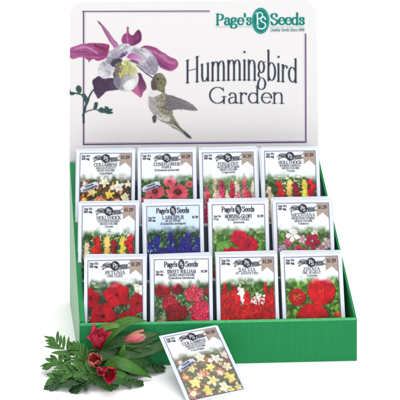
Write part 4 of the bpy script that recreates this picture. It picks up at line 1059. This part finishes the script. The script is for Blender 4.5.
def petal_obj(base, axis, out, L_, W_, opening, parent, c0, c1, c2, curl=.0, off=.12):
    """cupped petal: grows along axis, spreading outwards by 'opening'"""
    nu, nv = 10, 6; V = []; F = []; Cc = []
    sd = axis.cross(out).normalized(); out = sd.cross(axis).normalized()
    ph = random.uniform(0, 6)
    for i in range(nu+1):
        t = i/nu
        ang = opening*(t**1.2)+curl*max(0, t-.7)*3
        # centreline integrates gently
        rad = off+L_*(math.sin(opening)*t*t*.55+.18*math.sin(math.pi*t)); hgt = L_*t*(1-.12*t*opening)
        w = W_/2*(math.sin(math.pi*(t*.86+.1))**.7)
        if t > .97: w *= .55
        for j in range(nv+1):
            q = j/nv*2-1
            p = base+axis*hgt+out*(rad-abs(q)**2*w*.55*(1-.5*t)+curl*L_*max(0, t-.75)*1.6)+sd*q*w
            p += out*math.sin(q*4+t*7+ph)*.07*L_*t+axis*math.sin(q*6+ph*2)*.05*L_*t*t+sd*math.sin(t*5+ph)*.06*L_*t
            V.append(p)
            k = abs(q); c = [a*(1-t)+b*t for a, b in zip(c0, c1)]
            e = max(0, k-.55)/.45*.55+max(0, t-.8)*1.3
            st = .86+.14*math.cos(q*16)
            c = [min(1, (a*(1-e)+b*e))*st for a, b in zip(c, c2)]
            Cc += [*c, 1]
    for i in range(nu):
        for j in range(nv):
            a = i*(nv+1)+j; F.append((a, a+1, a+nv+2, a+nv+1))
    o = new_mesh('petal', V, F, M_PETAL, smooth=True, parent=parent)
    at = o.data.color_attributes.new('ink', 'FLOAT_COLOR', 'POINT'); at.data.foreach_set('color', Cc)
    s_ = o.modifiers.new('Solidify', 'SOLIDIFY'); s_.thickness = .035*S; s_.offset = 0
    sub = o.modifiers.new('Subdivision', 'SUBSURF'); sub.levels = 1; sub.render_levels = 1
    return o
RED, PINK, YG = [lin(np.array(c)/255) for c in ((184, 18, 48), (222, 62, 96), (222, 206, 140))]
WPK = lin(np.array((236, 140, 150))/255)
def blossom(parent, base, axis, L_, W_, opening, c0, c1, c2, n=6, curl=.1):
    axis = Vector(axis).normalized(); base = Vector(base)
    a = axis.cross(Vector((0, 0, 1))); a = a.normalized() if a.length > .1 else Vector((1, 0, 0)); b = axis.cross(a)
    # receptacle
    bl = tube([base-axis*.35, base, base+axis*.3], .1, .2, 'blossom', M_ROSEHIP, parent, n=3)
    for k in range(n):
        inner = k % 2; t = 6.283*k/n+random.uniform(-.15, .15)
        out = a*math.cos(t)+b*math.sin(t)
        petal_obj(base+axis*.1, axis, out, L_*random.uniform(.78, 1.12), W_*(.85 if inner else 1.05), opening*(random.uniform(.35, 1.25)), bl, c0, c1, c2, curl=curl*random.uniform(.4, 1.4), off=.1+.05*inner)
    for k in range(5):
        t = 1.257*k+.4; d = (a*math.cos(t)+b*math.sin(t))*.18*L_/2
        e = base+axis*L_*.72+d*1.6
        s1 = tube([base+axis*.3, base+axis*L_*.45+d, e], .03, .02, 'stamen', M_STEM, bl, n=3, sides=5)
    return bl

def W(px, py, z):              # a point of the bouquet, height z above the table, kept clear of the box
    p = at_z(px, py, z); c, s = math.cos(-YAW), math.sin(-YAW)
    v = p.x*s+p.y*c; u = p.x*c-p.y*s
    if u > -1.2 and v > -.75:
        d = ray(px, py); o = Vector(CAM); ov = o.x*s+o.y*c; dv = d.x*s+d.y*c
        p = o+d*((-.75-ov)/dv)
    return p

def flower_stem(label, root, blooms, leaves, stems):
    r = W(*root); r0 = Vector((r.x, r.y, 0))
    e = empty('flower_stem', r0, label, 'flower', 'cut flowers laid in front of the box')
    loc = lambda p: W(*p)-r0
    for pts in stems: tube([loc(p) for p in pts], .17, .12, 'stem', M_STEM, e)
    for pts, w, m, fold, tw in leaves:
        leaf_mesh([loc(p) for p in pts], w, 'leaf', m, e, fold=fold, wav=.03, twist=tw)
    for (p, ax, L_, W_, op, c0, c1, c2, curl) in blooms: blossom(e, loc(p), ax, L_, W_, op, c0, c1, c2, curl=curl)
    return e

# 1: the upper red bloom with the arching pale leaf and the long leaf along the lip
flower_stem('pink-red alstroemeria bloom standing open, topmost of the cut flowers, with arching leaves', (84, 356, .3),
    [((98, 349, 3.0), (.05, -.35, 1), 3.4, 1.8, .9, RED, PINK, PINK, .3)],
    [([(92, 348, 2.2), (100, 331, 4.2), (114, 325.5, 5.0), (127, 329, 4.6)], 1.0, M_LEAF2, .2, .6),
     ([(100, 345, 2.2), (112, 331, 4.3), (130, 321, 5.4), (147, 321, 5.2)], 1.75, M_LEAF, .2, -.6),
     ([(103, 348, 2.4), (120, 342, 3.6), (137, 343, 3.4), (153, 347.5, 3.0)], 1.5, M_LEAF, .22, -.3),
     ([(97, 352, 1.5), (112, 346, 2.8), (124, 345, 2.5)], 1.0, M_DLEAF, .2, .2),
     ([(90, 350, 1.6), (104, 347, 2.9), (118, 350.5, 2.9)], .8, M_DLEAF, .25, .3)],
    [[(76, 362, .4), (88, 352, 1.4), (98, 348.5, 2.9)]])
# 2: the pale pink bud pointing right
flower_stem('half-closed pink and cream alstroemeria bud pointing right above the long leaves', (88, 368, .3),
    [((124, 341, 2.9), (.93, -.1, .38), 3.0, 1.25, .22, PINK, WPK, YG, .12)],
    [([(112, 352, 2.2), (128, 345, 3.3), (146, 341, 3.2), (158, 338, 2.6)], 1.3, M_DLEAF, .18, .5),
     ([(118, 362, 1.6), (138, 352, 2.4), (158, 347, 2.0), (174, 342, 1.7)], 1.8, M_DLEAF, .18, .3),
     ([(104, 370, 1.0), (118, 362, 2.2), (123, 350, 4.0), (124.5, 343, 4.8)], .9, M_LEAF, .3, .2)],
    [[(84, 372, .4), (100, 360, 1.4), (114, 348, 2.3), (124, 341, 2.9)]])
# 3: the lower pair of blooms with broad leaves that sweep right
flower_stem('stem with small crimson and cream blooms lowest in the bunch, broad leaves sweeping right', (80, 380, .3),
    [((97, 363, 2.4), (-.15, -.75, .55), 2.6, 1.7, .7, RED, PINK, YG, .12), ((107, 371, 2.5), (.25, -.85, .2), 2.4, 1.6, .55, RED, RED, PINK, .15), ((102, 368.5, 2.5), (-.1, -.85, .1), 1.4, .9, .5, RED, PINK, PINK, .1)],
    [([(104, 368, 1.5), (118, 363, 2.4), (134, 369, 1.7), (152, 378, .35)], 1.75, M_LEAF, .2, -.2),
     ([(102, 376, 1.2), (112, 375, 1.6), (124, 377, 1.2), (135, 385, .2)], 1.3, M_LEAF, .25, -.3),
     ([(98, 380, 1.0), (110, 380, 1.4), (122, 382, 1.0), (131, 386, .2)], 1.0, M_DLEAF, .25, .3),
     ([(112, 360, 1.4), (124, 356, 2.2), (140, 357, 1.9), (152, 360, 1.3)], 1.5, M_DLEAF, .2, -.2),
     ([(92, 372, 1.0), (86, 378, 1.4), (82, 384, .7)], 1.0, M_LEAF, .2, .1)],
    [[(74, 384, .4), (86, 376, 1.0), (97, 363.5, 2.3)], [(80, 382, .5), (96, 378, 1.0), (107, 371.2, 2.4)]])

def frond(label, pts, n, L_, w, material, droop=.0, cat='greenery', toothed=True, flat=.15):
    P0 = [W(*p) for p in pts]; r0 = Vector((P0[0].x, P0[0].y, 0)); P = frame_path([p-r0 for p in P0], 8)
    e = empty('fern_frond', r0, label, cat, 'fern fronds under the cut flowers')
    tube([p-r0 for p in P0], .08, .03, 'stem', M_STEM, e)
    V = []; F = []; m = len(P)
    for k in range(n):
        t = .16+.84*k/(n-1); i = min(int(t*(m-1)), m-2); p = P[i]; tan = (P[i+1]-P[i]).normalized()
        sd = tan.cross(Vector((.1, -.45, .9))).normalized()
        for sgn in (-1, 1):
            if k == n-1 and sgn == 1: d = tan
            else:
                a = R(58-26*t); d = (tan*math.cos(a)+sd*sgn*math.sin(a)+Vector((0, 0, random.uniform(-flat, flat)+.1))).normalized()
            ll = L_*(.55+.45*math.sin(math.pi*(t*.75+.2)))*random.uniform(.8, 1.15)
            # a toothed leaflet
            up = Vector((random.uniform(-.4, .5), random.uniform(-.9, -.1), .85)).normalized(); s2 = d.cross(up).normalized(); nn = s2.cross(d)
            st = 9; b0 = len(V)
            for j in range(st+1):
                tt = j/st; wd = w/2*(math.sin(math.pi*min(1, tt*.85+.12))**.8)*(1+(.32 if (j % 2 and toothed) else -.14 if toothed else 0)); wd = max(wd, .015)
                c = p+d*ll*tt+nn*(droop*ll*tt*tt)
                c.z = max(c.z, .05)
                sh = d*ll*.06*(1 if j % 2 else 0)
                V += [c-s2*wd+nn*wd*.25+sh, c, c+s2*wd+nn*wd*.25+sh]
            for j in range(st):
                a0 = b0+j*3
                F += [(a0, a0+1, a0+4, a0+3), (a0+1, a0+2, a0+5, a0+4)]
    o = new_mesh('leaflets', V, F, material, smooth=True, parent=e)
    s_ = o.modifiers.new('Solidify', 'SOLIDIFY'); s_.thickness = .025*S; s_.offset = 0
    return e
for lab, pts, w_, m_, in (
    ('long dark leaf lying at the back of the bunch against the box front', [(96, 350, 2), (116, 342, 3), (140, 336, 3), (160, 334, 3)], 1.7, M_DLEAF),
    ('loose dark leaf bending down beneath the crimson blooms', [(90, 366, 1.4), (98, 380, 1.2), (110, 390, .3)], 1.3, M_DLEAF),
    ('loose mid-green leaf reaching left over the ferns', [(98, 362, 1.6), (84, 354, 2.6), (70, 352, 2.4), (60, 356, 1.8)], 1.0, M_LEAF),
    ('dark leaf filling the middle of the bunch', [(84, 366, 1.5), (100, 356, 2.2), (118, 354, 2.2), (134, 352, 2.0)], 1.7, M_DLEAF),
    ('broad dark leaf low at the foot of the box', [(98, 372, 1), (118, 368, 1.6), (138, 364, 1.4), (156, 364, .8)], 1.8, M_DLEAF)):
    o = leaf_mesh([W(*p) for p in pts], w_, 'loose_leaf', m_, None, fold=.2, wav=.03, twist=random.uniform(-.3, .3))
    o['label'] = lab; o['category'] = 'leaf'; o['group'] = 'loose leaves among the cut flowers'
frond('fern frond reaching up and left past the corner of the box', [(86, 366, 1.6), (74, 356, 2.6), (62, 348, 3.0), (54, 340, 3.4)], 8, 2.4, .46, M_FERN, droop=-.05, toothed=False)
frond('fern frond spreading farthest left with finger-like leaflets', [(82, 372, 1.2), (68, 364, 2.0), (58, 361, 2.0), (48, 364, 1.4)], 7, 2.0, .6, M_FERN, toothed=False)
frond('dark fern frond fanning low at the bottom left of the bunch', [(96, 384, .9), (80, 380, 1.2), (64, 382, .9), (50, 385, .4)], 9, 1.8, .7, M_FERN2)
frond('dark fern frond pointing down in front of the lower blooms', [(92, 372, 1.2), (88, 382, 1.1), (80, 386, .7), (75, 389, .3)], 8, 1.5, .7, M_FERN2)
frond('fern frond in the middle of the bunch beneath the crimson blooms', [(70, 368, 1.2), (84, 370, 1.5), (98, 378, 1.1), (112, 385, .6)], 9, 1.7, .7, M_FERN)
frond('dark toothed fern frond reaching right along the foot of the box', [(108, 374, .8), (126, 371, 1.0), (144, 368, .9), (160, 368, .5)], 12, 1.6, .62, M_FERN2)
frond('fern frond filling behind the blooms against the box front', [(80, 362, 1.2), (96, 358, 1.6), (116, 360, 1.4), (134, 362, 1.0)], 10, 1.5, .6, M_FERN2)
frond('short fern frond rising beside the left side panel', [(88, 362, 1.8), (80, 352, 3.0), (72, 345, 3.6)], 6, 1.5, .5, M_FERN, toothed=False)
frond('broad fern frond filling the bottom centre of the bunch', [(84, 366, 1.5), (94, 374, 1.4), (104, 380, .9), (111, 386, .3)], 9, 1.7, .8, M_FERN)
frond('fern frond crossing left above the darkest low frond', [(98, 374, 1.5), (82, 372, 1.8), (66, 374, 1.5), (52, 380, .8)], 9, 1.9, .75, M_FERN)
frond('fern frond curling out at the lower right of the bunch', [(104, 380, .9), (118, 381, .9), (130, 382, .7), (140, 384, .3)], 8, 1.2, .55, M_FERN2)

# =================================================================== CAMERA, LIGHT
cam_d = bpy.data.cameras.new('Camera'); cam = bpy.data.objects.new('Camera', cam_d); COL.objects.link(cam)
cam.location = Vector(CAM)*S; cam.rotation_euler = (math.pi/2-PITCH, 0, 0)
cam_d.sensor_width = 36; cam_d.sensor_fit = 'HORIZONTAL'; cam_d.lens = FPX*36/400
cam_d.shift_y = -(200-CYP)/400; cam_d.clip_start = .01; cam_d.clip_end = 100
scene.camera = cam

w = bpy.data.worlds.new('World'); scene.world = w; w.use_nodes = True
w.node_tree.nodes['Background'].inputs[0].default_value = (1, 1, 1, 1)
w.node_tree.nodes['Background'].inputs[1].default_value = .71
def area(name, loc, target, size, power, col=(1, 1, 1)):
    d = bpy.data.lights.new(name, 'AREA'); d.shape = 'SQUARE'; d.size = size; d.energy = power; d.color = col
    o = bpy.data.objects.new(name, d); COL.objects.link(o); o.location = loc
    o.rotation_euler = (Vector(target)-Vector(loc)).to_track_quat('-Z', 'Y').to_euler(); return o
area('overhead_softbox', (.2, -.5, 2.5), (.2, .1, 0), 2.2, 40)
area('front_softbox', (.55, -2.5, 1.25), (.18, .1, .3), 1.3, 35)
scene.view_settings.view_transform = 'Standard'; scene.view_settings.look = 'None'
scene.view_settings.exposure = 0; scene.view_settings.gamma = 1
